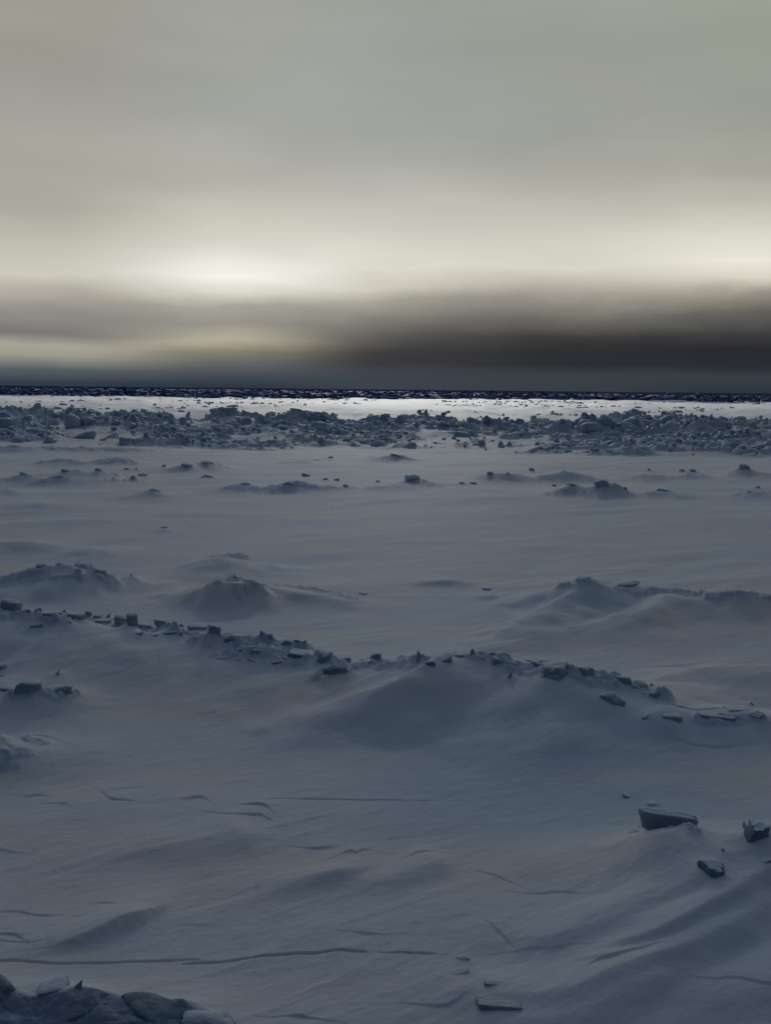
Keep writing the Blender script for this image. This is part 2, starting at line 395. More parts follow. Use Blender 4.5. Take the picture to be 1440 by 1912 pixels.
# undercut edges of wind slab: a small step facing the viewer (crest height tapers to nothing)
LIPS = [
    [(40, 1474, .01), (55, 1475, .05), (70, 1474, .04), (96, 1478, .005)], [(70, 1493, .005), (105, 1492, .03), (124, 1494, .035), (126, 1495, .002)],
    [(193, 1477, .03), (204, 1487, .04), (228, 1490, .05), (254, 1494, .005)], [(196, 1474, .003), (225, 1467, .03), (264, 1465, .02), (268, 1467, .002)],
    [(316, 1492, .003), (345, 1491, .035), (374, 1488, .06), (382, 1492, .01)], [(446, 1502, .01), (470, 1505, .06), (492, 1508, .08), (498, 1512, .005)],
    [(448, 1525, .01), (470, 1527, .06), (486, 1526, .07), (490, 1528, .003)], [(340, 1510, .002), (400, 1521, .02), (445, 1524, .02)],
    [(352, 1336, .003), (385, 1335, .04), (402, 1333, .05), (414, 1331, .004)], [(562, 1582, .01), (590, 1585, .05), (625, 1580, .01)],
    [(638, 1596, .02), (655, 1590, .06), (664, 1594, .03), (680, 1587, .04), (690, 1588, .005)], [(768, 1602, .02), (785, 1595, .05), (805, 1594, .01)],
    [(-20, 1746, .03), (10, 1746, .04), (33, 1747, .05), (36, 1749, .003)], [(112, 1773, .01), (126, 1772, .05), (140, 1773, .01)],
    [(0, 1582, .03), (40, 1586, .02), (70, 1588, .003)], [(0, 1697, .02), (80, 1705, .03), (120, 1707, .003)], [(165, 1686, .003), (200, 1690, .03), (230, 1694, .003)],
    [(130, 1714, .003), (150, 1712, .02), (168, 1713, .003)], [(345, 1726, .003), (362, 1724, .02), (382, 1726, .003)], [(880, 1625, .01), (925, 1640, .03), (962, 1658, .01)],
    [(990, 1677, .02), (1040, 1682, .03), (1105, 1691, .003)], [(660, 1741, .01), (690, 1745, .03), (720, 1746, .01), (790, 1752, .003)],
    [(934, 1756, .04), (942, 1764, .05), (956, 1778, .01)], [(945, 1790, .01), (1000, 1787, .025), (1080, 1789, .01)],
    [(790, 1880, .02), (830, 1883, .05), (852, 1876, .03), (860, 1872, .005)], [(545, 1893, .01), (562, 1892, .06), (572, 1894, .01)],
    [(30, 1403, .02), (45, 1400, .06), (60, 1399, .01)], [(-20, 1410, .06), (6, 1410, .05), (10, 1412, .01)], [(18, 1417, .03), (32, 1420, .02)],
    [(-40, 1430, .07), (10, 1432, .06), (45, 1424, .01)], [(-40, 1396, .05), (30, 1388, .06), (60, 1378, .06), (95, 1380, .04), (124, 1391, .01)],
    [(955, 1238, .02), (1010, 1235, .05), (1062, 1240, .02), (1120, 1243, .02)], [(1195, 1242, .02), (1250, 1245, .06), (1300, 1239, .03), (1320, 1236, .01)],
    [(1068, 1085, .03), (1098, 1080, .09), (1122, 1086, .09), (1130, 1092, .01)], [(1155, 1096, .03), (1180, 1095, .07), (1230, 1101, .03)],
    [(1260, 1117, .03), (1330, 1119, .07), (1400, 1112, .07), (1450, 1122, .06)], [(1070, 1026, .01), (1110, 1028, .03), (1190, 1029, .005)],
    [(1360, 1042, .01), (1440, 1044, .04)], [(730, 1109, .02), (800, 1108, .03), (905, 1114, .01)], [(1250, 1405, .03), (1330, 1414, .06), (1400, 1408, .01)],
    [(1240, 1362, .03), (1310, 1368, .06), (1380, 1358, .02)], [(180, 1282, .01), (220, 1277, .05), (250, 1271, .02)],
    [(1100, 1835, .01), (1130, 1822, .06), (1200, 1812, .03)], [(1330, 1848, .02), (1440, 1856, .04)],
]
CRACKS = [
    [(-40, 1795, .03), (0, 1796, .03), (60, 1800, .035), (140, 1801, .03), (230, 1799, .035), (300, 1796, .03), (345, 1792, .02), (372, 1793, .01)],
    [(340, 1800, .01), (372, 1798, .03), (420, 1794, .04), (480, 1787, .04), (560, 1780, .045), (620, 1778, .045), (675, 1779, .04), (684, 1780, .005)],
    [(702, 1781, .005), (740, 1783, .025), (780, 1786, .03), (815, 1789, .01)],
    [(486, 1494, .01), (560, 1494, .02), (700, 1495, .022), (780, 1497, .018), (870, 1498, .004)],
    [(-30, 1752, .01), (60, 1764, .008), (110, 1760, .002)],
]
# crests where the crust is broken up: photo points, half-width, height of the pieces, size of the pieces (metres)
CRAGS = [
    ([(-100, 1148), (0, 1150), (120, 1161), (240, 1174), (330, 1182), (420, 1194), (500, 1212), (570, 1222), (640, 1252)], .34, .25, .28),
    ([(440, 1222), (520, 1230), (600, 1238)], .40, .17, .20),
    ([(640, 1252), (700, 1241), (790, 1241), (880, 1233), (960, 1246), (1050, 1266), (1110, 1274), (1170, 1285), (1235, 1304)], .27, .20, .27),
    ([(600, 1268), (640, 1262)], .25, .2, .26),
    ([(10, 1080), (60, 1070), (110, 1064), (160, 1068), (200, 1084)], .30, .17, .30), ([(60, 1086), (110, 1079), (150, 1082)], .18, .10, .24),
    ([(395, 1092), (440, 1087), (485, 1098)], .28, .13, .28), ([(445, 1104), (482, 1104)], .26, .13, .22), ([(520, 1094), (600, 1106), (660, 1118)], .25, .12, .3),
    ([(1060, 1094), (1100, 1088), (1132, 1096)], .30, .20, .3), ([(1150, 1099), (1230, 1104), (1300, 1108)], .25, .15, .3),
    ([(1330, 1116), (1400, 1112), (1470, 1124)], .20, .14, .28), ([(400, 1040), (430, 1036), (455, 1041)], .3, .14, .35),
    ([(1310, 1346), (1360, 1346), (1420, 1345)], .13, .10, .18), ([(-10, 1295), (40, 1308), (110, 1310)], .32, .18, .25),
    ([(-40, 1374), (40, 1376), (80, 1388)], .10, .07, .16), ([(-30, 1404), (20, 1408), (50, 1402)], .14, .05, .16), ([(-30, 1432), (30, 1432)], .10, .05, .14),
    ([(-30, 1893), (40, 1893), (100, 1890), (150, 1902), (230, 1915), (300, 1905), (400, 1915)], .16, .08, .22), ([(-20, 1928), (390, 1938)], .2, .07, .24),
    ([(1190, 1560), (1300, 1562)], .12, .07, .12),
    ([(990, 893), (1030, 886), (1090, 888)], .8, .35, .7), ([(1045, 915), (1090, 915), (1128, 908), (1165, 917)], .9, .45, .6), ([(1205, 922), (1280, 922)], .6, .22, .6),
    ([(1170, 890), (1220, 886), (1310, 886)], .7, .3, .7), ([(1370, 884), (1392, 879), (1430, 885)], .7, .35, .6), ([(745, 907), (775, 901), (805, 908)], .6, .3, .6),
    ([(500, 911), (545, 906), (650, 912)], .8, .28, .7), ([(880, 891), (920, 888), (970, 889)], .7, .3, .6), ([(15, 893), (60, 892)], .8, .3, .6),
    ([(80, 896), (190, 897)], .7, .25, .6), ([(95, 885), (215, 886)], .8, .28, .7), ([(85, 862), (250, 862)], .8, .25, .8), ([(335, 874), (410, 869)], .8, .28, .7),
    ([(550, 859), (600, 860)], .8, .25, .7), ([(690, 855), (760, 855)], .9, .35, .8), ([(435, 909), (480, 909)], .6, .2, .5), ([(265, 920), (310, 920)], .6, .2, .5),
    ([(225, 898), (262, 898)], .6, .3, .5), ([(690, 911), (745, 909)], .6, .2, .5), ([(1380, 922), (1440, 919)], .8, .25, .6), ([(-60, 839), (90, 838)], 1.0, .5, .9), ([(115, 838), (330, 838)], 1.0, .5, .9),
]
WIND = (0.87, 0.49)
SEA = 1700.0

def _poly(x, y, P, soft):
    """distance to a polyline, side (+ is the far side) and crest value blended along it"""
    ds, ss, vs = [], [], []
    for (x0, y0, z0), (x1, y1, z1) in zip(P[:-1], P[1:]):
        dx, dy = x1 - x0, y1 - y0
        l2 = dx * dx + dy * dy + 1e-9
        t = np.clip(((x - x0) * dx + (y - y0) * dy) / l2, 0, 1)
        d = np.hypot(x - x0 - t * dx, y - y0 - t * dy)
        ds.append(d); vs.append(z0 + (z1 - z0) * t)
        ss.append((dx * (y - y0) - dy * (x - x0)) / (math.sqrt(l2) * (d + 1e-4)))
    best = ds[0]
    for d in ds[1:]:
        best = np.minimum(best, d)
    wt = sd = vl = 0
    for d, sg, v in zip(ds, ss, vs):
        w = np.exp(-(d - best) / soft)
        wt = wt + w; sd = sd + w * sg; vl = vl + w * v
    return best, sd / wt, vl / wt
def smooth_line(pts, n=4):
    """the same line through the same points, rounded at its bends"""
    q = [np.array(p) for p in pts]
    q = [2 * q[0] - q[1]] + q + [2 * q[-1] - q[-2]]
    out = []
    for a, b, c, d in zip(q[:-3], q[1:-2], q[2:-1], q[3:]):
        for k in range(n):
            t = k / n
            out.append(.5 * (2 * b + (c - a) * t + (2 * a - 5 * b + 4 * c - d) * t * t + (3 * b - a - 3 * c + d) * t ** 3))
    out.append(q[-2])
    return [tuple(p) for p in out]
def world_line(pts, use_z=True):
    return smooth_line([(*at(px, py, z if use_z else 0.0), z) for px, py, z in pts], 3 if len(pts) > 2 else 1)
RW = [(world_line(p), f, b) for p, f, b in RIDGES]
LW = [world_line(p, False) for p in LIPS]
CW = [world_line(p, False) for p in CRACKS]
GW = []               # the broken crests, once the ground under them is known
MOUNDS = []           # snow banked round blocks, filled in later: (x, y, radius, height)

SKYLINE = [(-200, 766), (0, 763), (45, 765), (60, 772), (80, 768), (110, 778), (130, 772), (200, 780), (240, 776), (300, 776), (370, 778), (430, 768), (490, 774),
           (540, 776), (590, 783), (640, 793), (680, 784), (740, 782), (800, 786), (860, 788), (900, 785), (960, 793), (1000, 787), (1070, 796), (1110, 786),
           (1145, 780), (1180, 778), (1210, 788), (1245, 778), (1300, 784), (1330, 792), (1380, 783), (1440, 786), (1640, 790)]
FRONT = [(-200, 822), (0, 824), (200, 832), (480, 836), (800, 839), (960, 843), (1150, 846), (1260, 851), (1400, 858), (1440, 861), (1640, 870)]
def horizon(px):
    return 720.0 + 15.0 * px / 1440.0
def crag(x, y):
    """height of the broken crust along the crests, and where it is"""
    z = np.zeros(x.shape); m = np.zeros(x.shape)
    for P, w, h, c in GW:
        xs = [p[0] for p in P]; ys = [p[1] for p in P]
        k = (x > min(xs) - 2 * w) & (x < max(xs) + 2 * w) & (y > min(ys) - 2 * w) & (y < max(ys) + 2 * w)
        if not k.any():
            continue
        xx, yy = x[k], y[k]
        d = _poly(xx, yy, P, .05)[0]
        wx, wy = .35 * fbm(xx / c, yy / c, 141, 2), .35 * fbm(xx / c, yy / c, 143, 2)
        q = smooth(1.1, .45, d / w + .45 * fbm(xx / (2 * c), yy / (2 * c), 145, 3))
        far = c >= .45                                   # softer, drifted-over lumps out on the flat
        v = fbm(xx / c * .7, yy / c * .7, 151, 3) * (.55 if far else .38) + .12
        v = v + (.25 if far else .62) * cells(xx / c + wx, yy / c + wy, 147, .6, .3) + (.1 if far else .28) * cells(xx / c * 2.3 + wx, yy / c * 2.3 + wy, 149, .6, .3)
        z[k] = np.maximum(z[k], q * .62 * h * np.maximum(v, 0)); m[k] = np.maximum(m[k], q * P[0][2])
    return z, m
def ridge_zone(x, y):
    """height of the far pressure ridge and how broken it is"""
    px = 720 + F * x / np.maximum(y, 1.0) / cp * 1.0
    px = np.clip(px, -190, 1630)
    fy = np.interp(px, *zip(*FRONT)) - horizon(px)
    sy = np.interp(px, *zip(*SKYLINE)) - horizon(px)
    d0 = EYE * F / fy + 3.0 * fbm(x / 9, y / 9, 71, 3)
    top = EYE - sy * 100.0 / F
    u = (y - d0)
    rise = 0.16 * smooth(0, 3, u) + 0.30 * smooth(6, 14, u) + 0.54 * smooth(13, 24, u + 3 * fbm(x / 7, y / 7, 75, 2))
    fall = 1 - smooth(104, 128, y + 5 * fbm(x / 12, y / 12, 73, 2))
    mask = smooth(-1.0, 1.5, u) * fall * (y > 20)
    return top, rise * fall, mask

def bare_ice(x, y):
    """how much ice shows in the broken ridge, and how much painted shade lies far out"""
    a = np.zeros(x.shape); b = np.zeros(x.shape)
    k = (y > 55) & (y < 145) & (np.abs(x) < 110)
    xx, yy = x[k], y[k]
    top, rise, mask = ridge_zone(xx, yy)
    a[k] = mask * smooth(-.30, .25, fbm(xx / 6, yy / 4, 81, 3)) * (.55 + .45 * smooth(-.2, .3, fbm(xx / 1.2, yy / 1.2, 83, 3)))
    cz, cm = crag(x, y)
    a = np.maximum(a, (.42 + .4 * smooth(-.2, .3, fbm(x / .3, y / .3, 153, 3))) * smooth(.35, .95, cm) * (1 - smooth(40, 60, np.hypot(x, y)) * .45))
    b = .62 * smooth(1.15, 1.8, cm)                      # dark bare ice in the heap close by
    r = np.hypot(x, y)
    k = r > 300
    b[k] = smooth(450, 500, r[k] + 45 * fbm(x[k] / 50, y[k] / 60, 131, 3)) * (.88 + .12 * smooth(-.2, .3, fbm(x[k] / 25, y[k] / 60, 133, 3)))  # ground of the far rubble darkened by colour, in place of shade
    return a, b
def height(x, y, mounds=True):
    r = np.hypot(x, y)
    u = x * WIND[0] + y * WIND[1]; v = -x * WIND[1] + y * WIND[0]
    bend = 0.5 * fbm(u / 5, v / 5, 3, 2)
    fade = 1 - smooth(150, 400, r)
    near = 1 - smooth(25, 60, r)
    z = fade * (0.10 * fbm(x / 14, y / 11, 11, 3))
    z = z + fade * (0.05 * fbm(u / 5.0, (v + bend) / 2.0, 21, 2) + 0.018 * fbm(u / 2.6, (v + bend) / 0.8, 25, 3) * smooth(-.6, .6, fbm(x / 5, y / 5, 27, 2)))
    z = z + near * 0.016 * np.maximum(ridged(u / 2.2, (v + bend) / 0.55, 31, 3) - 0.55, 0) * smooth(-.3, .5, fbm(x / 6, y / 6, 35, 2))
    z = z + near * 0.004 * fbm(u / 0.35, v / 0.12, 41, 3)
    g = np.zeros(x.shape)
    for P, sf, sb in RW:
        xs = [p[0] for p in P]; ys = [p[1] for p in P]
        pad = 2.6 * max(sf, sb)
        k = (x > min(xs) - pad) & (x < max(xs) + pad) & (y > min(ys) - pad) & (y < max(ys) + pad)
        if not k.any():
            continue
        xx, yy = x[k], y[k]
        jx = 0.16 * vnoise(xx / .5, yy / .5, 5) * min(1, sf * 2); jy = 0.16 * vnoise(xx / .5, yy / .5, 6) * min(1, sf * 2)
        d, s, h = _poly(xx + jx, yy + jy, P, .22 * max(sf, sb) + .02)
        w = sf + (sb - sf) * smooth(-.9, .9, s)
        f = h * np.exp(-(d / w) ** 2 * 0.9)
        g[k] = (g[k] ** 2.5 + f ** 2.5) ** 0.4
    z = z + g + crag(x, y)[0]
    for P in LW:
        xs = [p[0] for p in P]; ys = [p[1] for p in P]
        k = (x > min(xs) - .8) & (x < max(xs) + .8) & (y > min(ys) - .8) & (y < max(ys) + .8)
        if not k.any():
            continue
        xx, yy = x[k], y[k]
        d, s, h = _poly(xx, yy + 0.03 * vnoise(xx / .25, 0 * yy, 8), P, .03)
        h = .31 * h
        z[k] = z[k] + h * np.where(s >= 0, np.exp(-(d / .24) ** 2), np.exp(-(d / .010) ** 2)) - 0.5 * h * np.exp(-(d / .035) ** 2) * (s < 0)
    for P in CW:
        xs = [p[0] for p in P]; ys = [p[1] for p in P]
        k = (x > min(xs) - .3) & (x < max(xs) + .3) & (y > min(ys) - .3) & (y < max(ys) + .3)
        if not k.any():
            continue
        xx, yy = x[k], y[k]
        d, s, h = _poly(xx, yy + 0.015 * vnoise(xx / .2, yy / .2, 9), P, .02)
        z[k] = z[k] - 0.9 * h * np.exp(-(d / .009) ** 2) + 0.15 * h * np.exp(-(d / .12) ** 2) * (s > 0)
    # the far pressure ridge: a hummocky bank of broken, snow-filled slabs
    k = (y > 55) & (y < 145) & (np.abs(x) < 110)
    if k.any():
        xx, yy = x[k], y[k]
        top, rise, mask = ridge_zone(xx, yy)
        broken = smooth(-.35, .25, fbm(xx / 6, yy / 4, 81, 3))
        c = 0.85 * cells(xx / 2.6 + .3 * fbm(xx, yy, 85, 2), yy / 2.0, 91) + 0.55 * cells(xx / 1.1 + .3 * fbm(xx * 2, yy * 2, 86, 2), yy / 1.0, 95)
        lump = fbm(xx / 4.5, yy / 4.5, 87, 3)
        z[k] = z[k] + mask * (0.62 * top * rise * (1 + .35 * lump) + (0.12 + .88 * broken) * c * (0.45 + .55 * rise))
    # hummocks on the sunlit flat and beyond
    k = (r > 150) & (r < SEA)
    if k.any():
        z[k] = z[k] + 0.8 * np.maximum(fbm(x[k] / 14, y[k] / 22, 101, 3) - .05, 0) + smooth(350, 700, r[k]) * 0.5 * np.maximum(fbm(x[k] / 30, y[k] / 60, 105, 3), 0)
    if mounds:
        for mx, my, mr, mh in MOUNDS:
            k = (np.abs(x - mx) < 2.5 * mr) & (np.abs(y - my) < 2.5 * mr)
            if k.any():
                z[k] = z[k] + mh * np.exp(-((x[k] - mx) ** 2 + (y[k] - my) ** 2) / (mr * mr))
    return z

def ground_at(px, py):
    """where the line of sight through a photograph point first meets the snow"""
    v = ray(px, py)
    t1 = min(EYE / max(-v[2], 1e-4), 900.0)
    t = np.linspace(t1 * 0.78, t1 * 1.03, 420)
    x, y, zz = v[0] * t, v[1] * t, EYE + v[2] * t
    h = height(x, y, False)
    below = np.nonzero(zz <= h)[0]
    i = below[0] if len(below) else len(t) - 1
    return float(x[i]), float(y[i]), float(h[i])

GW = [([(*ground_at(px, py)[:2], 1.9 if py > 1880 else 1.0) for px, py in P], w, h, c) for P, w, h, c in CRAGS]

# ------------------------------------------------------------------ object helpers
def link(name, verts, faces, mat, parent=None, smooth_shade=True):
    me = bpy.data.meshes.new(name)
    verts = np.asarray(verts, dtype=np.float32)
    faces = np.asarray(faces, dtype=np.int32)
    n, k = faces.shape
    me.vertices.add(len(verts)); me.vertices.foreach_set('co', verts.ravel())
    me.loops.add(n * k); me.loops.foreach_set('vertex_index', faces.ravel())
    me.polygons.add(n)
    me.polygons.foreach_set('loop_start', np.arange(0, n * k, k, dtype=np.int32))
    me.polygons.foreach_set('use_smooth', np.full(n, smooth_shade, dtype=bool))
    me.update(calc_edges=True)
    me.materials.append(mat)
    o = bpy.data.objects.new(name, me)
    sc.collection.objects.link(o)
    if parent is not None:
        o.parent = parent
    return o
def tag(o, label, cat, group=None, kind=None):
    o['label'] = label; o['category'] = cat
    if group: o['group'] = group
    if kind: o['kind'] = kind
    return o

_ico = {}
def ico(sub):
    if sub not in _ico:
        import bmesh
        bm = bmesh.new()
        bmesh.ops.create_icosphere(bm, subdivisions=sub, radius=1)
        v = np.array([p.co[:] for p in bm.verts]); f = np.array([[q.index for q in p.verts] for p in bm.faces])
        bm.free()
        _ico[sub] = (v / np.linalg.norm(v, axis=1)[:, None], f)
    return _ico[sub]
def noise3(p, s, seed):
    return (vnoise(p[:, 0] * s + 3.1 * p[:, 2] * s, p[:, 1] * s - 1.7 * p[:, 2] * s, seed) + vnoise(p[:, 1] * s + 11, p[:, 2] * s * 1.3 + 5 + p[:, 0] * s, seed + 1)) * .5
def chunk(seed, kind, sub=3, rough=0.05):
    """a broken piece of ice of about unit half-size: planes cut from a ball, edges worn round"""
    rng = np.random.RandomState(seed)
    D, Fc = ico(sub)
    pl = []
    if kind == 'slab':
        for ax, s in ((0, 1), (0, -1), (1, 1), (1, -1), (2, 1), (2, -1)):
            n = np.zeros(3); n[ax] = s
            n += rng.normal(0, .08, 3); pl.append((n / np.linalg.norm(n), 1.0))
        for _ in range(3):
            n = rng.normal(0, 1, 3); n[2] *= .4; pl.append((n / np.linalg.norm(n), 1.12))
        p = 16
    elif kind == 'shard':
        for _ in range(4):
            a = rng.uniform(0, 6.28); n = np.array([math.cos(a), math.sin(a), rng.uniform(.25, .6)]); pl.append((n / np.linalg.norm(n), rng.uniform(.45, .62)))
        for s in (1, -1):
            n = np.array([s * .85, 0, .55]) + rng.normal(0, .12, 3); pl.append((n / np.linalg.norm(n), .62))
        pl += [(np.array([0, 0, -1.0]), .9), (np.array([1.0, 0, 0]), 1), (np.array([-1.0, 0, 0]), 1), (np.array([0, 1.0, 0]), 1), (np.array([0, -1.0, 0]), 1), (np.array([0, 0, 1.0]), 1.0)]
        p = 14
    else:
        for _ in range(11):
            n = rng.normal(0, 1, 3); pl.append((n / np.linalg.norm(n), rng.uniform(.66, 1.0)))
        pl += [(np.array(q, float), 1.0) for q in ((1, 0, 0), (-1, 0, 0), (0, 1, 0), (0, -1, 0), (0, 0, 1), (0, 0, -1))]
        p = 13
    acc = 0
    for n, d in pl:
        acc = acc + (np.maximum(D @ n, 0) / d) ** p
    r = acc ** (-1.0 / p)
    V = D * r[:, None]
    if kind == 'shard':                                   # leaning, never a plain tent
        V[:, 0] += rng.choice([-1, 1]) * rng.uniform(.35, .7) * V[:, 2]
        V[:, 0] /= np.abs(V[:, 0]).max()
    V = V * (1 + rough * noise3(V, 2.3, seed) + rough * .6 * noise3(V, 5.5, seed + 3) + rough * .35 * noise3(V, 12, seed + 5))[:, None]
    return V, Fc
def place(V, size, yaw, tilt, pitch):
    V = V * np.array(size)
    a = Matrix.Rotation(yaw, 3, 'Z') @ Matrix.Rotation(tilt, 3, 'Y') @ Matrix.Rotation(pitch, 3, 'X')
    return V @ np.array(a).T
def normals(V, Fc):
    n = np.cross(V[Fc[:, 1]] - V[Fc[:, 0]], V[Fc[:, 2]] - V[Fc[:, 0]])
    return n / (np.linalg.norm(n, axis=1)[:, None] + 1e-12)
def snow_cap(V, Fc, thick, lean=0.55):
    n = normals(V, Fc)
    keep = n[:, 2] > lean
    if keep.sum() < 8:
        return None
    f = Fc[keep]
    ids, inv = np.unique(f, return_inverse=True)
    f2 = inv.reshape(f.shape)
    e = np.sort(np.concatenate([f2[:, [0, 1]], f2[:, [1, 2]], f2[:, [2, 0]]]), axis=1)
    u, c = np.unique(e, axis=0, return_counts=True)
    edge = np.zeros(len(ids), bool); edge[u[c == 1].ravel()] = True
    P = V[ids].copy()
    w = np.where(edge, -0.12, 1.0)
    for _ in range(2):                                   # thin towards the rim
        s = w.copy(); cnt = np.ones(len(w))
        np.add.at(s, f2[:, 0], w[f2[:, 1]]); np.add.at(cnt, f2[:, 0], 1)
        np.add.at(s, f2[:, 1], w[f2[:, 2]]); np.add.at(cnt, f2[:, 1], 1)
        np.add.at(s, f2[:, 2], w[f2[:, 0]]); np.add.at(cnt, f2[:, 2], 1)
        w = np.where(edge, -0.12, s / cnt)
    P[:, 2] += thick * w
    return P, f2

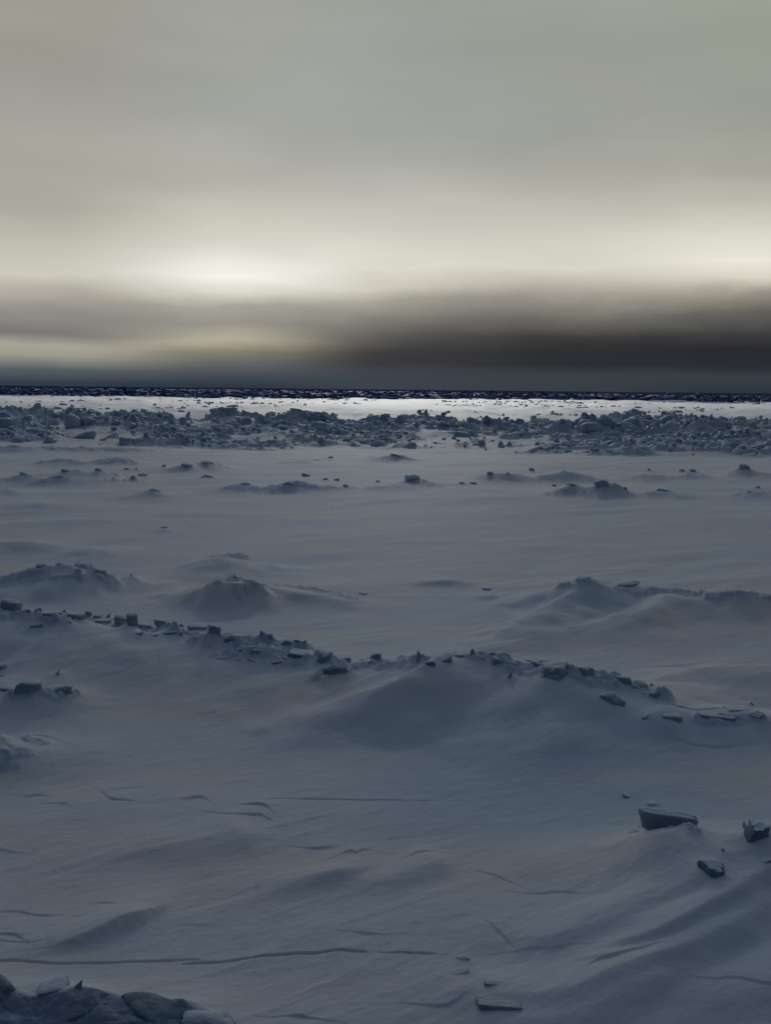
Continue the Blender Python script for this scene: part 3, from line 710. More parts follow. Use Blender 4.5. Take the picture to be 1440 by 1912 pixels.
# photo x, photo y of the foot, width px, height px, depth ratio, shape, seed, yaw, tilt, snow cap, label, group
CR, BD, ED, RT, BC, BL = ('blocks along the long low crest', 'pieces in the rubble band below the crest', 'blocks on the central snow mound',
                          'pieces on the ledge at the side', 'plates in the wind-cut snow', 'blocks in the heap below')
BLOCKS = [
    (22, 1146, 34, 23, .8, 'lump', 1, 10, 0, .10, 'rounded hump of ice at the outer end of the long low crest', CR),
    (49, 1148, 13, 9, .8, 'lump', 2, 30, 0, .10, 'small nub of ice next to the rounded hump on the long crest', CR),
    (70, 1147, 12, 10, .8, 'lump', 3, 0, 0, .10, 'pale knob of ice between the hump and the long flat dark block', CR),
    (95, 1152, 28, 10, .8, 'slab', 4, -6, -6, .10, 'long flat dark block of ice lying on the outer part of the crest', CR),
    (119, 1146, 10, 7, .7, 'shard', 5, 0, 0, 0, 'tiny dark chip alone on the snow just behind the long crest', CR),
    (142, 1159, 28, 13, .8, 'slab', 6, 5, 3, .08, 'squarish dark block of ice beyond the tiny chip on the crest', CR),
    (165, 1157, 15, 14, .8, 'lump', 7, 0, 0, .10, 'blunt upright lump of ice beside the squarish dark block', CR),
    (182, 1160, 15, 10, .8, 'lump', 8, 20, 0, .10, 'low round lump of ice before the small pointed chip on the crest', CR),
    (202, 1159, 12, 13, .7, 'shard', 9, 10, 8, 0, 'small pointed chip of ice poking up from the crest', CR),
    (193, 1165, 22, 8, .8, 'slab', 10, -5, 0, .06, 'dark flat piece at the foot of the small pointed chip', CR),
    (68, 1175, 18, 10, .8, 'slab', 11, 15, -14, .08, 'dark tilted piece on the slope below the long flat dark block', CR),
    (127, 1166, 15, 6, .8, 'lump', 12, 0, 0, .10, 'low dark piece on the slope below the squarish dark block', CR),
    (227, 1166, 20, 16, .8, 'lump', 13, 0, 0, .10, 'sloping shoulder of ice leaning on the tallest block of the crest', CR),
    (247, 1178, 22, 28, .9, 'lump', 14, 0, 0, .05, 'tallest dark block of ice on the long low crest', CR),
    (267, 1173, 24, 10, .8, 'slab', 15, 8, 5, .10, 'low flat block just past the tallest block of the crest', CR),
    (256, 1186, 19, 7, .8, 'slab', 16, 0, -10, .08, 'flat piece at the foot of the tallest block of the crest', CR),
    (300, 1172, 21, 15, .8, 'lump', 17, 25, 5, .08, 'round-topped block standing alone on a snowy bump of the crest', CR),
    (285, 1188, 19, 5, .8, 'slab', 18, 0, -8, .05, 'thin dark sliver in the snow below the round-topped block', CR),
    (323, 1184, 34, 10, .8, 'slab', 19, 4, -8, .10, 'long dark ledge of ice under the snow past the round-topped block', CR),
    (339, 1175, 9, 9, .8, 'lump', 20, 0, 0, .05, 'small dark cube of ice above the long dark ledge', CR),
    (371, 1178, 31, 12, .8, 'slab', 21, 0, 2, .08, 'wide flat-topped block of ice midway along the crest', CR),
    (400, 1190, 20, 20, .8, 'slab', 22, 12, 10, .06, 'square block leaning over beside the wide flat-topped block', CR),
    (414, 1190, 9, 6, .8, 'lump', 23, 0, 0, 0, 'small dark piece at the foot of the leaning square block', CR),
    (429, 1190, 18, 9, .8, 'lump', 24, 0, 0, .25, 'pale snow-covered dome beside the leaning square block', CR),
    (444, 1204, 42, 18, .7, 'lump', 25, -8, 12, .05, 'long dark block sloping down past the leaning square block', CR),
    (490, 1204, 15, 24, .7, 'shard', 26, 40, 0, 0, 'sharp spike of ice, the highest point of the rubble band', BD),
    (500, 1204, 15, 19, .8, 'slab', 27, 0, 3, .05, 'upright square block right beside the sharp spike', BD),
    (477, 1206, 22, 9, .8, 'lump', 28, 0, 0, .2, 'snow-covered hump in front of the sharp spike', BD),
    (518, 1203, 17, 7, .8, 'slab', 29, 0, 6, .12, 'thin flat piece next to the upright square block', BD),
    (534, 1214, 18, 17, .8, 'lump', 30, 30, 0, .06, 'blunt dark block between the upright square block and the two teeth', BD),
    (553, 1211, 15, 15, .8, 'lump', 31, 0, 0, .08, 'first of two pale teeth of ice on the rubble band', BD),
    (568, 1212, 15, 15, .8, 'shard', 32, 15, 5, .05, 'second of two teeth of ice, at the end of the rubble skyline', BD),
    (455, 1216, 15, 6, .8, 'slab', 33, 0, -8, .08, 'small flat chip below the long dark sloping block', BD),
    (484, 1222, 28, 12, .8, 'slab', 34, 5, 8, .10, 'broad dark plate in the middle row of the rubble band', BD),
    (502, 1216, 20, 8, .8, 'slab', 35, 0, -5, .10, 'flat piece tucked below the upright square block', BD),
    (519, 1223, 17, 8, .8, 'lump', 36, 0, 0, .10, 'small lump in the middle row of the rubble band', BD),
    (531, 1228, 16, 9, .8, 'lump', 37, 0, 6, .12, 'small sloping piece below the blunt dark block', BD),
    (562, 1229, 42, 15, .8, 'slab', 38, 5, 5, .10, 'widest snow-topped plate in the middle row of the rubble band', BD),
    (596, 1227, 16, 13, .8, 'lump', 39, 0, 0, .12, 'rounded pale block at the end of the widest plate', BD),
    (546, 1234, 30, 8, .8, 'slab', 40, 0, 6, .10, 'flat snow-edged piece below the widest plate', BD),
    (574, 1233, 13, 9, .8, 'lump', 41, 0, 0, .12, 'small pale lump below the widest plate', BD),
    (474, 1238, 32, 13, .8, 'slab', 42, 5, 9, .08, 'dark plate at the near edge of the rubble band', BD),
    (447, 1237, 15, 6, .8, 'lump', 43, 0, 0, .10, 'little lump at the near outer corner of the rubble band', BD),
    (518, 1243, 24, 10, .8, 'lump', 44, 0, -8, .06, 'nearest pointed lump of the rubble band', BD),
    (543, 1240, 14, 4, .8, 'slab', 45, 0, 0, .05, 'thin dark sliver beside the nearest pointed lump', BD),
    (418, 1231, 19, 6, .8, 'slab', 50, 0, -8, .05, 'dark sliver alone on the snow outside the rubble band', BD),
    (606, 1246, 28, 26, .8, 'lump', 46, 20, 5, .08, 'dark block at the head of the shaded gully', ED),
    (580, 1249, 26, 8, .8, 'slab', 47, 0, -8, .15, 'snow-covered ledge beside the dark block at the head of the gully', ED),
    (626, 1266, 44, 22, .7, 'lump', 48, -10, -16, 0, 'very dark overhanging block in the shaded gully', ED),
    (649, 1236, 12, 8, .8, 'lump', 49, 0, 0, .15, 'small pale block above the very dark overhanging block', ED),
    (703, 1235, 20, 15, .8, 'lump', 51, 0, 5, .05, 'dark knob of ice at the foot of the central mound crest', ED),
    (677, 1240, 28, 7, .8, 'slab', 52, 0, -12, .10, 'thin tilted plate beside the dark knob', ED),
    (783, 1243, 24, 26, .6, 'shard', 53, 30, 14, 0, 'dark wedge on the peak of the central snow mound', ED),
    (800, 1247, 22, 12, .7, 'lump', 54, 0, 0, 0, 'darkest lump at the bottom of the notch in the mound crest', ED),
    (824, 1240, 38, 17, .5, 'slab', 55, 6, -24, .06, 'tilted plate rising out of the notch in the mound crest', ED),
    (850, 1227, 28, 6, .6, 'slab', 56, 0, 0, .08, 'thin flat plate at the top end of the tilted plate', ED),
    (884, 1227, 21, 15, .7, 'shard', 57, 10, 16, 0, 'dark triangular fin on the highest point of the mound', ED),
    (899, 1235, 10, 6, .7, 'lump', 58, 0, 12, 0, 'little dark piece at the tail of the triangular fin', ED),
    (919, 1229, 13, 10, .8, 'lump', 59, 0, 0, .05, 'small round block between the fin and the sloping plate', ED),
    (938, 1239, 34, 12, .5, 'slab', 60, 0, 26, .05, 'dark plate sloping down past the small round block', ED),
    (952, 1274, 14, 19, .8, 'shard', 61, 0, 0, 0, 'pointed dark stump on the near flank of the mound', ED),
    (1005, 1252, 23, 16, .8, 'lump', 62, 0, 0, .06, 'hollow-looking dark boulder behind the biggest rounded boulder', ED),
    (990, 1236, 36, 5, .7, 'slab', 63, 0, 0, .05, 'long thin dark plate lying flat behind the mound crest', ED),
    (1037, 1278, 54, 34, .8, 'lump', 64, 10, -6, .08, 'biggest rounded snow-dusted boulder of the central mound', ED),
    (1068, 1263, 11, 15, .8, 'shard', 65, 0, 0, .05, 'narrow upright stump beside the biggest boulder', ED),
    (1094, 1269, 23, 20, .9, 'slab', 66, 30, 5, .08, 'cube-like block past the narrow stump', ED),
    (1112, 1267, 17, 6, .7, 'slab', 67, 0, -5, .03, 'flat dark chip beside the cube-like block', ED),
    (1079, 1280, 28, 8, .6, 'slab', 68, 10, -20, .05, 'narrow dark plate in front of the cube-like block', ED),
    (1161, 1277, 28, 14, .7, 'slab', 69, 0, 6, .05, 'dark flat-topped block alone on a snowy pedestal', ED),
    (1192, 1292, 38, 18, .6, 'lump', 70, 0, 14, .08, 'jagged block along the tail of the mound crest', ED),
    (1229, 1304, 24, 17, .7, 'shard', 71, 20, 22, 0, 'last dark fin at the tail end of the mound crest', ED),
    (1142, 1320, 38, 22, .8, 'lump', 72, 0, 5, .30, 'snow-smothered lump below the flat-topped block', ED),
    (1216, 1283, 9, 7, .7, 'shard', 73, 0, 0, 0, 'tiny chip on top of the jagged block', ED),
    (1254, 1344, 30, 11, .8, 'slab', 74, 0, 5, .06, 'dark blunt block at the corner of the snow ledge', RT),
    (1210, 1343, 23, 9, .8, 'lump', 75, 0, 0, .30, 'pale snow-covered lump beside the blunt block on the ledge', RT),
    (1270, 1322, 17, 5, .7, 'slab', 76, 0, 5, .15, 'faint flat chip in the snow behind the ledge', RT),
    (1338, 1341, 50, 9, .5, 'slab', 77, 0, 5, .12, 'long layered plate with snow on it along the ledge', RT),
    (1317, 1348, 15, 6, .7, 'lump', 78, 0, 0, 0, 'small dark piece under the near end of the layered plate', RT),
    (1378, 1333, 38, 11, .7, 'slab', 79, 0, 0, .12, 'grey flat block behind the round dark block', RT),
    (1405, 1319, 11, 7, .7, 'shard', 80, 0, 8, 0, 'small upright chip farthest back on the ledge', RT),
    (1408, 1348, 28, 16, .9, 'lump', 81, 0, 0, .03, 'round dark block like a boulder at the end of the ledge', RT),
    (3, 1257, 20, 15, .8, 'lump', 82, 0, 5, .05, 'dark block cut by the picture edge above the snow-caught rubble', None),
    (3, 1264, 16, 5, .8, 'slab', 83, 0, 0, .05, 'thin dark piece just under the block at the picture edge', None),
    (106, 1267, 17, 14, .8, 'shard', 84, 0, 0, .05, 'small dark cone of ice alone on the open slope', None),
    (53, 1310, 36, 33, .7, 'slab', 85, 14, 9, .05, 'big square block leaning beside the long wedge', None),
    (108, 1308, 78, 25, .5, 'shard', 86, 4, 9, .03, 'long dark wedge of ice tapering away from the square block', None),
    (153, 1299, 28, 5, .6, 'slab', 87, 0, 6, .03, 'flat dark sliver past the tip of the long wedge', None),
    (8, 1290, 40, 13, .8, 'slab', 88, 0, 5, .10, 'snow-covered slab at the picture edge before the square block', None),
    (4, 1322, 26, 6, .8, 'slab', 89, 0, 4, .05, 'low dark sliver at the picture edge in front of the slab', None),
    (1182, 1491, 30, 9, .6, 'slab', 90, -10, 15, .05, 'thin crooked plate alone up the slope from the great slab', None),
    (1221, 1507, 18, 7, .8, 'lump', 91, 0, 0, .05, 'small low chip between the thin crooked plate and the great slab', None),
    (1246, 1554, 78, 28, .24, 'slab', 92, -3, 9, 0, 'great thick slab of ice resting on a snow mound', None),
    (1205, 1551, 17, 7, .8, 'lump', 93, 0, -5, .05, 'small dark piece under the outer end of the great slab', None),
    (1300, 1554, 28, 6, .5, 'slab', 94, 0, 18, 0, 'thin dark splinter off the low end of the great slab', None),
    (1310, 1574, 24, 7, .7, 'slab', 95, 0, 6, .06, 'low flat piece just downhill of the great slab', None),
    (1288, 1583, 11, 4, .8, 'lump', 96, 0, 0, .05, 'tiny crumb on the snow below the great slab', None),
    (1347, 1602, 31, 16, .6, 'shard', 97, 20, -14, 0, 'dark fin with a pale edge above the squat block', None),
    (1329, 1641, 38, 27, .9, 'lump', 98, 20, 0, .06, 'squat block with a dark undercut foot below the fin', None),
    (1402, 1615, 58, 11, .6, 'slab', 99, 12, -12, .25, 'pale half-buried plate beyond the squat block', None),
    (1408, 1584, 44, 38, .8, 'lump', 100, 10, -8, .04, 'angular dark boulder by the picture edge', None),
    (1436, 1566, 28, 18, .6, 'shard', 103, 0, -20, 0, 'dark horn leaning out of the angular boulder', None),
    (1390, 1552, 11, 15, .7, 'shard', 101, 0, 0, .05, 'small knobbed stalk of ice behind the angular boulder', None),
    (866, 1799, 22, 10, .7, 'lump', 102, 10, -8, .10, 'small dark nose of ice at the end of the thin crack', BC),
    (846, 1825, 46, 11, .5, 'slab', 104, 4, -8, .12, 'snow-topped plate with a dark underside below the nose', BC),
    (866, 1845, 22, 6, .5, 'slab', 105, 8, -12, .08, 'uppermost of the three thin dark flakes', BC),
    (872, 1853, 18, 4, .5, 'slab', 106, 6, -10, .06, 'middle and smallest of the three thin dark flakes', BC),
    (863, 1861, 27, 6, .5, 'slab', 107, 8, -14, .06, 'lowest of the three thin dark flakes', BC),
    (846, 1857, 14, 5, .6, 'lump', 108, 0, 0, .10, 'small bump beside the lowest thin flake', BC),
    (926, 1845, 34, 12, .7, 'lump', 109, 0, 4, .10, 'dark arched piece above the long dark slab', BC),
    (922, 1827, 26, 5, .5, 'slab', 110, 0, 10, .10, 'faint sliver behind the dark arched piece', BC),
    (934, 1888, 66, 15, .4, 'slab', 111, -3, 2, 0, 'long dark undercut slab in the wind-cut snow', BC),
    (6, 1880, 50, 36, .8, 'lump', 112, 0, 5, 0, 'rounded dark block at the corner of the near heap', BL),
    (38, 1872, 32, 13, .7, 'lump', 113, 0, 8, 0, 'low dark block tailing off from the rounded corner block', BL),
    (103, 1872, 38, 27, .7, 'slab', 114, 15, -6, .12, 'pale notched block on the near heap beside the dark pointed one', BL),
    (139, 1890, 36, 40, .8, 'shard', 115, 30, 5, 0, 'dark pointed block standing highest on the near heap', BL),
    (170, 1918, 54, 34, .6, 'slab', 116, 14, -12, 0, 'dark plate tilted up between the pointed block and the dome', BL),
    (286, 1930, 112, 44, .5, 'lump', 117, 0, 4, 0, 'great dark dome of ice, largest of the near heap', BL),
    (208, 1935, 110, 36, .5, 'lump', 118, 0, -4, 0, 'wide dark block at the foot of the tilted plate', BL),
    (381, 1897, 38, 8, .5, 'slab', 119, 0, 0, .05, 'flat dark sliver lying past the great dome', BL),
    (392, 1932, 84, 30, .7, 'lump', 120, 0, 3, .30, 'snow-covered block cut by the lower picture edge past the dome', BL),
    (350, 1900, 26, 14, .7, 'lump', 121, 0, 6, .20, 'small snowy block against the flank of the great dome', BL),
]


# ------------------------------------------------------------------ build the near blocks
LIFT = {92: .035}      # a slab held clear of the snow by what lies under it
def build_block(spec):
    px, py, w, h, dep, kind, seed, yaw, tilt, cap, label, group = spec
    x, y, z = ground_at(px, py)
    d = math.hypot(math.hypot(x, y), EYE - z)
    W, Ha = 1.12 * w * d / F, 1.15 * h * d / F           # true width; height as it appears from up here
    a = math.atan2(EYE - z, math.hypot(x, y))
    dy = min(W / 2 * dep, .8 * Ha / math.sin(a) / 2)
    Hh = max((Ha - 1.3 * dy * math.sin(a)) / math.cos(a), .45 * Ha)
    size = (W / 2, dy, Hh * .62)
    sub = 4 if w > 34 else 3 if w > 14 else 2
    V, Fc = chunk(seed, kind, sub, .07 if kind == 'slab' else .13)
    V = place(V, size, math.radians(yaw), math.radians(tilt), 0)
    top = V[:, 2].max()
    up = Hh - top + LIFT.get(seed, 0)                    # so that its top stands Hh above the snow line
    yb = y + size[1] * .8
    root = bpy.data.objects.new('ice_block', None)
    root.empty_display_size = 0.1
    sc.collection.objects.link(root)
    root.location = (x * yb / y, yb, z)
    V = V + np.array([0, 0, up])
    V = V * (yb / y)
    link('ice_body', V, Fc, DARK_ICE if seed in DARK else ICE, root)
    if cap > 0:
        q = snow_cap(V, Fc, max(.45 * cap * Hh, .005), .62)
        if q:
            link('snow_cap', q[0], q[1], SNOW if cap > .11 else CAP, root)
    tag(root, label, 'ice block', group)
    MOUNDS.append((x * yb / y, yb + size[1] * .2, max(W * .8, .08), min(.42 * Hh, .14)))
for spec in BLOCKS:
    build_block(spec)

# ------------------------------------------------------------------ far blocks: a few shapes, copied
rng = random.Random(5)
def proto(name, mat, kind, seed, cap=0.12):
    root = bpy.data.objects.new(name, None)
    V, Fc = chunk(seed, kind, 2 if cap == 0 else 3, 0.10)
    V = V * np.array([.5, .42, .62]); V[:, 2] += .30
    me_b = link('ice_body', V, Fc, mat, root)
    me_c = None
    q = snow_cap(V, Fc, cap * .8) if cap else None
    if q:
        me_c = link('snow_cap', q[0], q[1], CAP, root)
    return root, me_b, me_c
PROTO = [proto('ice_block', RIDGE_ICE, k, 300 + i) for i, k in enumerate(['lump', 'slab', 'lump', 'shard', 'lump', 'slab', 'lump', 'shard', 'lump', 'lump'])] + [proto('ice_block', SNOWY_ICE, k, 340 + i) for i, k in enumerate(['lump', 'lump', 'shard', 'lump', 'lump', 'slab', 'lump'])]
_first = set()
def far_block(i, loc, scale, yaw, tilt, label, group):
    root, b, c = PROTO[i]
    if i in _first:
        r = root.copy()
        kids = [o.copy() for o in (b, c) if o]
        for q in kids:
            q.parent = r; sc.collection.objects.link(q)
    else:
        r = root; _first.add(i)
    sc.collection.objects.link(r)
    r.location = loc; r.scale = scale; r.rotation_euler = (rng.uniform(-.15, .15), tilt, yaw)
    tag(r, label, 'ice block', group)
FL = 'lumps on the middle flat'
FLAT = [   # single pieces out on the flat between the mounds and the far ridge
    (772, 903, 36, 15, 'angular dark block standing alone on the middle flat', FL),
    (917, 890, 16, 10, 'pointed block at the outer end of the low drift line on the flat', FL),
    (952, 889, 20, 10, 'second pointed block on the low drift line, next to the outer one', FL),
    (862, 905, 14, 6, 'small block just past the angular block on the flat', FL), (885, 906, 16, 6, 'low block between the small block and the pointed pair', FL),
    (1128, 912, 26, 14, 'peaked block on the highest lump of the middle flat', FL), (1068, 911, 22, 8, 'dark top of the lump beside the peaked block', FL),
    (1168, 915, 14, 5, 'flat chip trailing behind the peaked block', FL), (1038, 909, 10, 5, 'chip at the near foot of the dark-topped lump', FL),
    (1236, 918, 30, 6, 'long low plate on its own past the peaked block', FL), (1276, 883, 14, 8, 'first block of the far row at the side of the flat', FL),
    (1297, 883, 14, 7, 'second block of the far row at the side of the flat', FL), (1392, 879, 20, 10, 'peaked block near the picture edge on the flat', FL),
    (1420, 913, 12, 4, 'chip near the picture edge, nearer than the peaked one', FL), (1403, 922, 10, 4, 'lowest chip near the picture edge on the flat', FL),
    (995, 881, 12, 8, 'small tilted chip at the start of the long low lump', FL), (1215, 881, 20, 8, 'rounded block between the long lump and the far row', FL),
    (540, 906, 28, 8, 'dark crown of the broad lump on the flat', FL), (645, 911, 12, 6, 'block at the tail of the broad lump', FL),
    (570, 891, 16, 6, 'little block above the broad lump', FL), (607, 898, 12, 5, 'first of two specks past the little block', FL), (630, 899, 12, 5, 'second of two specks past the little block', FL),
    (706, 902, 10, 5, 'speck before the angular block on the flat', FL), (737, 853, 38, 8, 'long dark plate just before the far ridge', FL),
    (617, 857, 12, 6, 'small piece just before the far ridge, by the long faint lump', FL), (385, 869, 28, 8, 'dark crown of the lump nearest the far ridge foot', FL),
    (347, 874, 20, 7, 'fainter block beside the dark-crowned lump', FL), (305, 873, 8, 5, 'lone speck before the fainter block', FL),
    (246, 898, 12, 9, 'upright little block closest to the scattered lumps', FL), (266, 890, 20, 6, 'flat block just above the upright little block', FL),
    (254, 878, 14, 6, 'first of a pair of small lumps above the flat block', FL), (234, 878, 14, 5, 'second of a pair of small lumps above the flat block', FL),
    (180, 883, 16, 9, 'peaked small block in the scattered row', FL), (118, 884, 14, 7, 'low block in the scattered row before the peaked one', FL),
    (105, 895, 24, 6, 'long low block below the scattered row', FL), (125, 896, 16, 5, 'short low block at the end of the long low one', FL), (40, 891, 22, 9, 'dark double lump at the outer end of the scattered row', FL),
    (55, 893, 14, 6, 'small tail block of the dark double lump', FL), (285, 918, 22, 6, 'single low block nearer than the scattered lumps', FL), (456, 907, 22, 6, 'single low block before the broad lump', FL),
    (388, 893, 18, 5, 'flat chip below the dark-crowned lump', FL), (377, 894, 12, 4, 'tiny chip beside the flat chip on the flat', FL),
    (305, 988, 14, 3, 'tiny lone crumb on the empty middle snow', None), (912, 1105, 22, 5, 'dark flat crumb on the smooth snow behind the mound', None),
    (243, 1081, 18, 9, 'small snowy block past the shoulder of the outer mound', None), (105, 1062, 20, 10, 'dark topmost block on the outer snow mound', None),
    (70, 1064, 24, 9, 'dark block along the crest of the outer snow mound', None), (150, 1062, 28, 6, 'flat plate on the crest of the outer snow mound', None),
    (176, 1072, 34, 7, 'plate sloping down the end of the outer snow mound', None), (140, 1076, 16, 10, 'dark block on the near face of the outer snow mound', None),
    (465, 1104, 36, 20, 'dark undercut block on the end of the round mound', None), (440, 1085, 40, 12, 'crust of ice over the top of the round mound', None),
    (1098, 1088, 44, 8, 'thin crust curling over the long crest behind', None), (1180, 1097, 46, 8, 'flat plate on the long crest behind', None),
    (678, 1113, 18, 3, 'thin dark sliver on the tail of the round mound', None),
]
CRESTS = [  # photo x, foot y, width px, height px, distance of the blocks along the skyline of the far ridge
    (8, 780, 24, 22, 92), (50, 778, 26, 20, 96), (84, 776, 22, 22, 98), (100, 778, 14, 14, 99), (136, 786, 34, 26, 94), (162, 786, 26, 18, 95), (186, 784, 18, 14, 97),
    (216, 776, 22, 14, 104), (236, 778, 14, 10, 104), (302, 780, 22, 12, 100), (344, 782, 12, 18, 97), (350, 766, 10, 8, 108), (405, 778, 12, 12, 100),
    (430, 780, 28, 20, 96), (446, 778, 14, 14, 97), (462, 781, 18, 16, 98), (503, 776, 16, 14, 104), (480, 788, 24, 14, 92), (520, 789, 26, 16, 94), (541, 788, 14, 20, 94),
    (598, 793, 28, 17, 92), (618, 794, 18, 10, 92), (640, 794, 16, 14, 92), (668, 792, 16, 14, 94), (690, 794, 14, 12, 94), (724, 798, 20, 12, 90), (746, 786, 14, 14, 97), (762, 790, 20, 10, 96),
    (802, 794, 28, 20, 94), (846, 794, 14, 14, 94), (900, 786, 18, 10, 102), (920, 788, 18, 10, 101), (965, 790, 12, 8, 101), (992, 790, 18, 9, 101), (1020, 789, 22, 7, 102),
    (1066, 796, 10, 14, 96), (1090, 804, 24, 18, 92), (1106, 792, 14, 14, 97), (1148, 794, 26, 18, 94), (1183, 796, 40, 26, 92), (1208, 790, 20, 12, 97), (1244, 790, 26, 18, 95),
    (1226, 800, 20, 16, 91), (1282, 794, 24, 14, 95), (1310, 792, 26, 14, 96), (1336, 796, 10, 8, 96), (1378, 792, 22, 14, 97), (1396, 792, 18, 14, 97), (1422, 796, 22, 12, 95),
    (1176, 806, 18, 12, 88), (1100, 806, 30, 12, 88), (1345, 818, 16, 20, 82), (1430, 824, 14, 16, 80), (1298, 832, 20, 14, 78), (1112, 840, 14, 16, 77), (935, 836, 10, 14, 79), (900, 836, 14, 12, 79),
    (706, 836, 26, 16, 79), (596, 834, 22, 14, 79), (90, 818, 24, 18, 79), (235, 824, 26, 12, 78), (160, 806, 50, 16, 84), (210, 806, 46, 16, 84), (30, 816, 30, 16, 80),
]

n = 0
for px, py, w, h, label, group in FLAT:
    x, y, z = ground_at(px, py)
    k = math.hypot(x, y) / F
    far_block(10 + n % 7, (x, y + .2, z - .30 * h * k), (w * k * .9, w * k * .8, h * k * 1.35), rng.uniform(-.5, .5), rng.uniform(-.2, .2), label, group)
    MOUNDS.append((x, y + .2, w * k * .9, .34 * h * k)); n += 1
for px, py, w, h, dist in CRESTS:                        # standing up along the top of the far ridge
    v = ray(px, py); t = dist / v[1]
    x, y = v[0] * t, dist
    k = dist / F
    z = float(height(np.array([x]), np.array([y]), False)[0])
    zt = EYE + v[2] * t                                  # where its top reaches
    hh = max(h * k, min(zt - z, 1.8))
    far_block(n % 10, (x, y, z - .15 * hh), (w * k, w * k * .9, hh * 1.15), rng.uniform(-.6, .6), rng.uniform(-.2, .2),
              'big blue-grey ice block standing on the crest of the far rubble ridge', 'blocks on the far ridge crest'); n += 1
for _ in range(64):                                      # lying about on its slope
    for _try in range(40):
        px = rng.uniform(-30, 1470)
        y = rng.uniform(66, 108); x = (px - 720) / F * y
        top, rise, mask = ridge_zone(np.array([x]), np.array([y]))
        if mask[0] > .8 and rise[0] > .22 and float(fbm(np.array([x / 6]), np.array([y / 4]), 81, 3)[0]) > -.25:
            break
    s = rng.choice([.5, .6, .7, .8, .9, 1.1, 1.3]) * (0.8 + .5 * float(rise[0]))
    z = float(height(np.array([x]), np.array([y]), False)[0])
    far_block(n % 10, (x, y, z - .3 * s), (s * rng.uniform(.8, 1.5), s, s * rng.uniform(.6, 1.1)), rng.uniform(-3, 3), rng.uniform(-.35, .35),
              'blue-grey ice block lying on the slope of the far rubble ridge', 'blocks on the far ridge slope'); n += 1

# countless smaller pieces: one object each
def heap(name, items, mat, sub, seed, label):
    base = [chunk(seed + i, k, sub, .1) for i, k in enumerate(['lump', 'slab', 'lump', 'shard', 'lump', 'slab'])]
    vs, fs, off = [], [], 0
    rs = random.Random(seed)
    for x, y, z, sx, sy, sz in items:
        V, Fc = base[rs.randrange(len(base))]
        V = place(V, (sx / 2, sy / 2, sz * .62), rs.uniform(-3, 3), rs.uniform(-.3, .3), rs.uniform(-.3, .3)) + np.array([x, y, z + .3 * sz])
        vs.append(V); fs.append(Fc + off); off += len(V)
    o = link(name, np.concatenate(vs), np.concatenate(fs), mat)
    return tag(o, label, 'ice rubble', kind='stuff')
items = []
xs = np.array([rng.uniform(-62, 62) for _ in range(9000)]); ys = np.array([rng.uniform(60, 112) for _ in range(9000)])
top, rise, mask = ridge_zone(xs, ys)
bro = smooth(-.45, .15, fbm(xs / 6, ys / 4, 81, 3))
zs = height(xs, ys, False)
for x, y, z, m, b, r_ in zip(xs, ys, zs, mask, bro, rise):
    if abs(x) < .47 * y and rng.random() < m * (.12 + .5 * b) * .62:
        s = rng.uniform(.22, .62) * (.8 + .4 * r_)
        items.append((x, y, z - .05, s * rng.uniform(.8, 1.8), s, s * rng.uniform(.6, 1.1)))
heap('ice_rubble', items, RIDGE_ICE, 1, 500, 'small broken ice strewn over the far pressure ridge')
items = []
for _ in range(900):                                      # strewn over the sunlit flat
    y = rng.uniform(135, 470) if rng.random() < .6 else rng.uniform(260, 480)
    x = rng.uniform(-.48, .48) * y
    c = float(fbm(np.array([x / 24]), np.array([y / 40]), 111, 2)[0])
    if c < .02:
        continue
    for q in range(rng.randrange(1, 5)):
        s = rng.uniform(.3, .95)
        items.append((x + rng.uniform(-5, 5), y + rng.uniform(-3, 3), 0, s * rng.uniform(1, 3.2), s, s * rng.uniform(.4, .8)))
zz = height(np.array([i[0] for i in items]), np.array([i[1] for i in items]), False)
items = [(a, b, float(z) - .05, d, e, f) for (a, b, c, d, e, f), z in zip(items, zz)]
heap('scattered_ice', items, SNOWY_ICE, 2, 520, 'low dark lumps of ice strewn over the sunlit flat snow')
items = []
for _ in range(5200):                                     # the wide field of rubble towards the horizon, shade put into its colour
    u_ = rng.random() ** .8
    y = 1.0 / (1 / 455.0 + (1 / 1750.0 - 1 / 455.0) * u_)
    x = rng.uniform(-.50, .50) * y
    y += 40 * float(fbm(np.array([x / 60]), np.array([0.0]), 121, 3)[0])
    s = rng.uniform(.6, 1.7)
    items.append((x, y, 0, s * rng.uniform(2, 7), s * 2, s * rng.uniform(.6, 1.1)))
for _ in range(260):                                      # a few taller ridges break the far edge
    y = rng.uniform(1000, 2300); x = rng.uniform(-.50, .50) * y
    s = rng.uniform(1.5, 3.6) * y / 1700
    items.append((x, y, 0, s * rng.uniform(3, 9), s * 2, s))
zz = height(np.array([i[0] for i in items]), np.array([i[1] for i in items]), False)
items = [(a, b, float(z) - .15, d, e, f) for (a, b, c, d, e, f), z in zip(items, zz)]
heap('distant_ice_rubble', items, SHADE_TINTED_ICE, 1, 540, 'band of ice rubble below the horizon, coloured dark blue for shade')

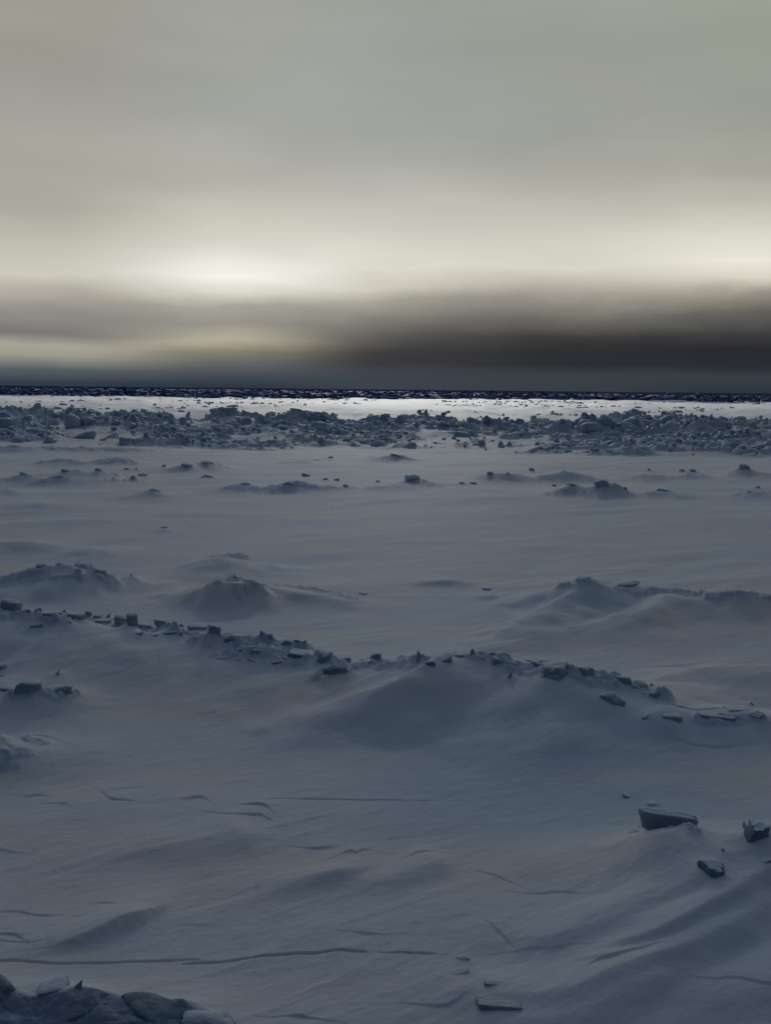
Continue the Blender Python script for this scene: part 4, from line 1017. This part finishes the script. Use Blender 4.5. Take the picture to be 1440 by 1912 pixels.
# ------------------------------------------------------------------ the snow field: one sheet to the horizon
rows = [0.4, 1.0, 1.7, 2.5, 3.2, 3.9, 4.5, 5.0, 5.4]
p = 1500.0
while EYE * F / p < 60.0:
    rows.append(EYE * F / p); p -= 1.35
r = 60.0
while r < 118:
    rows.append(r); r += 0.22
while r < 150:
    rows.append(r); r += 0.8
p = EYE * F / r
while p > 4.5:
    rows.append(EYE * F / p); p -= 0.55
r = rows[-1]
while r < 60000:
    r *= 1.12; rows.append(r)
rows = np.array(rows)
th = np.concatenate([np.arange(-27, 27, 0.052), np.arange(27, 333, 1.5)]) * math.pi / 180
R_, T_ = np.meshgrid(rows, th, indexing='ij')
X, Y = (R_ * np.sin(T_)).ravel(), (R_ * np.cos(T_)).ravel()
Z = height(X, Y)
nr, nc = R_.shape
idx = np.arange(nr * nc).reshape(nr, nc)
nxt = np.roll(idx, -1, axis=1)
quads = np.stack([idx[:-1], nxt[:-1], nxt[1:], idx[1:]], axis=-1).reshape(-1, 4)[:, ::-1]
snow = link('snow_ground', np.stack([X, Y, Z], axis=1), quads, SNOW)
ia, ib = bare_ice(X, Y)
for nm, arr in (('bare_ice', ia), ('dark_ice_and_shade', ib)):
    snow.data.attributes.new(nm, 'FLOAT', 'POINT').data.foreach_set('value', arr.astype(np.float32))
tag(snow, 'wind packed snow field with drifts, cracks and low ridges', 'snow', kind='structure')
# open sea along the horizon
rw = np.array([SEA, 2500, 4000, 8000, 16000, 30000, 59000.0]); tw = np.linspace(-math.pi, math.pi, 361)[:-1]
Rw, Tw = np.meshgrid(rw, tw, indexing='ij')
edge = SEA + 300 + 1600 * np.clip(.35 - tw / math.radians(22), 0, 1.4) + 250 * np.sin(tw * 3 - .9) + 160 * np.array([math.sin(a * 31) + math.sin(a * 57 + 1) for a in tw])
Rw[0] = edge
ii = np.arange(Rw.size).reshape(Rw.shape); nn = np.roll(ii, -1, axis=1)
qw = np.stack([ii[:-1], nn[:-1], nn[1:], ii[1:]], axis=-1).reshape(-1, 4)[:, ::-1]
sea = link('water', np.stack([(Rw * np.sin(Tw)).ravel(), (Rw * np.cos(Tw)).ravel(), np.full(Rw.size, .45)], axis=1), qw, WATER)
tag(sea, 'thin black strip of open sea along the horizon', 'sea', kind='structure')

# ------------------------------------------------------------------ unseen slab of cloud, added to block the sun over the near snow
CH = 500.0
off = CH / math.tan(SUN_EL)
ox, oy = off * math.sin(SUN_AZ), off * math.cos(SUN_AZ)
D, Fc = ico(6)
V = D.copy()
nh = np.sqrt(V[:, 0] ** 2 + V[:, 1] ** 2) + 1e-9
sq = (np.abs(V[:, 0]) ** 5 + np.abs(V[:, 1]) ** 5) ** .2
V[:, 0] *= nh / (sq + 1e-9); V[:, 1] *= nh / (sq + 1e-9)
V = V * (1 + .06 * noise3(V, 4, 7) + .03 * noise3(V, 11, 9))[:, None]
V = V * np.array([460, 245, 16.0])
V[:, 2] += 5 * noise3(V / 60, 1.0, 3)
V += np.array([ox, oy - 72, CH])
cl = link('added_cloud', V, Fc, ADDED_CLOUD)
tag(cl, 'unseen grey slab added overhead to shade the near snow', 'added_cloud', kind='structure')
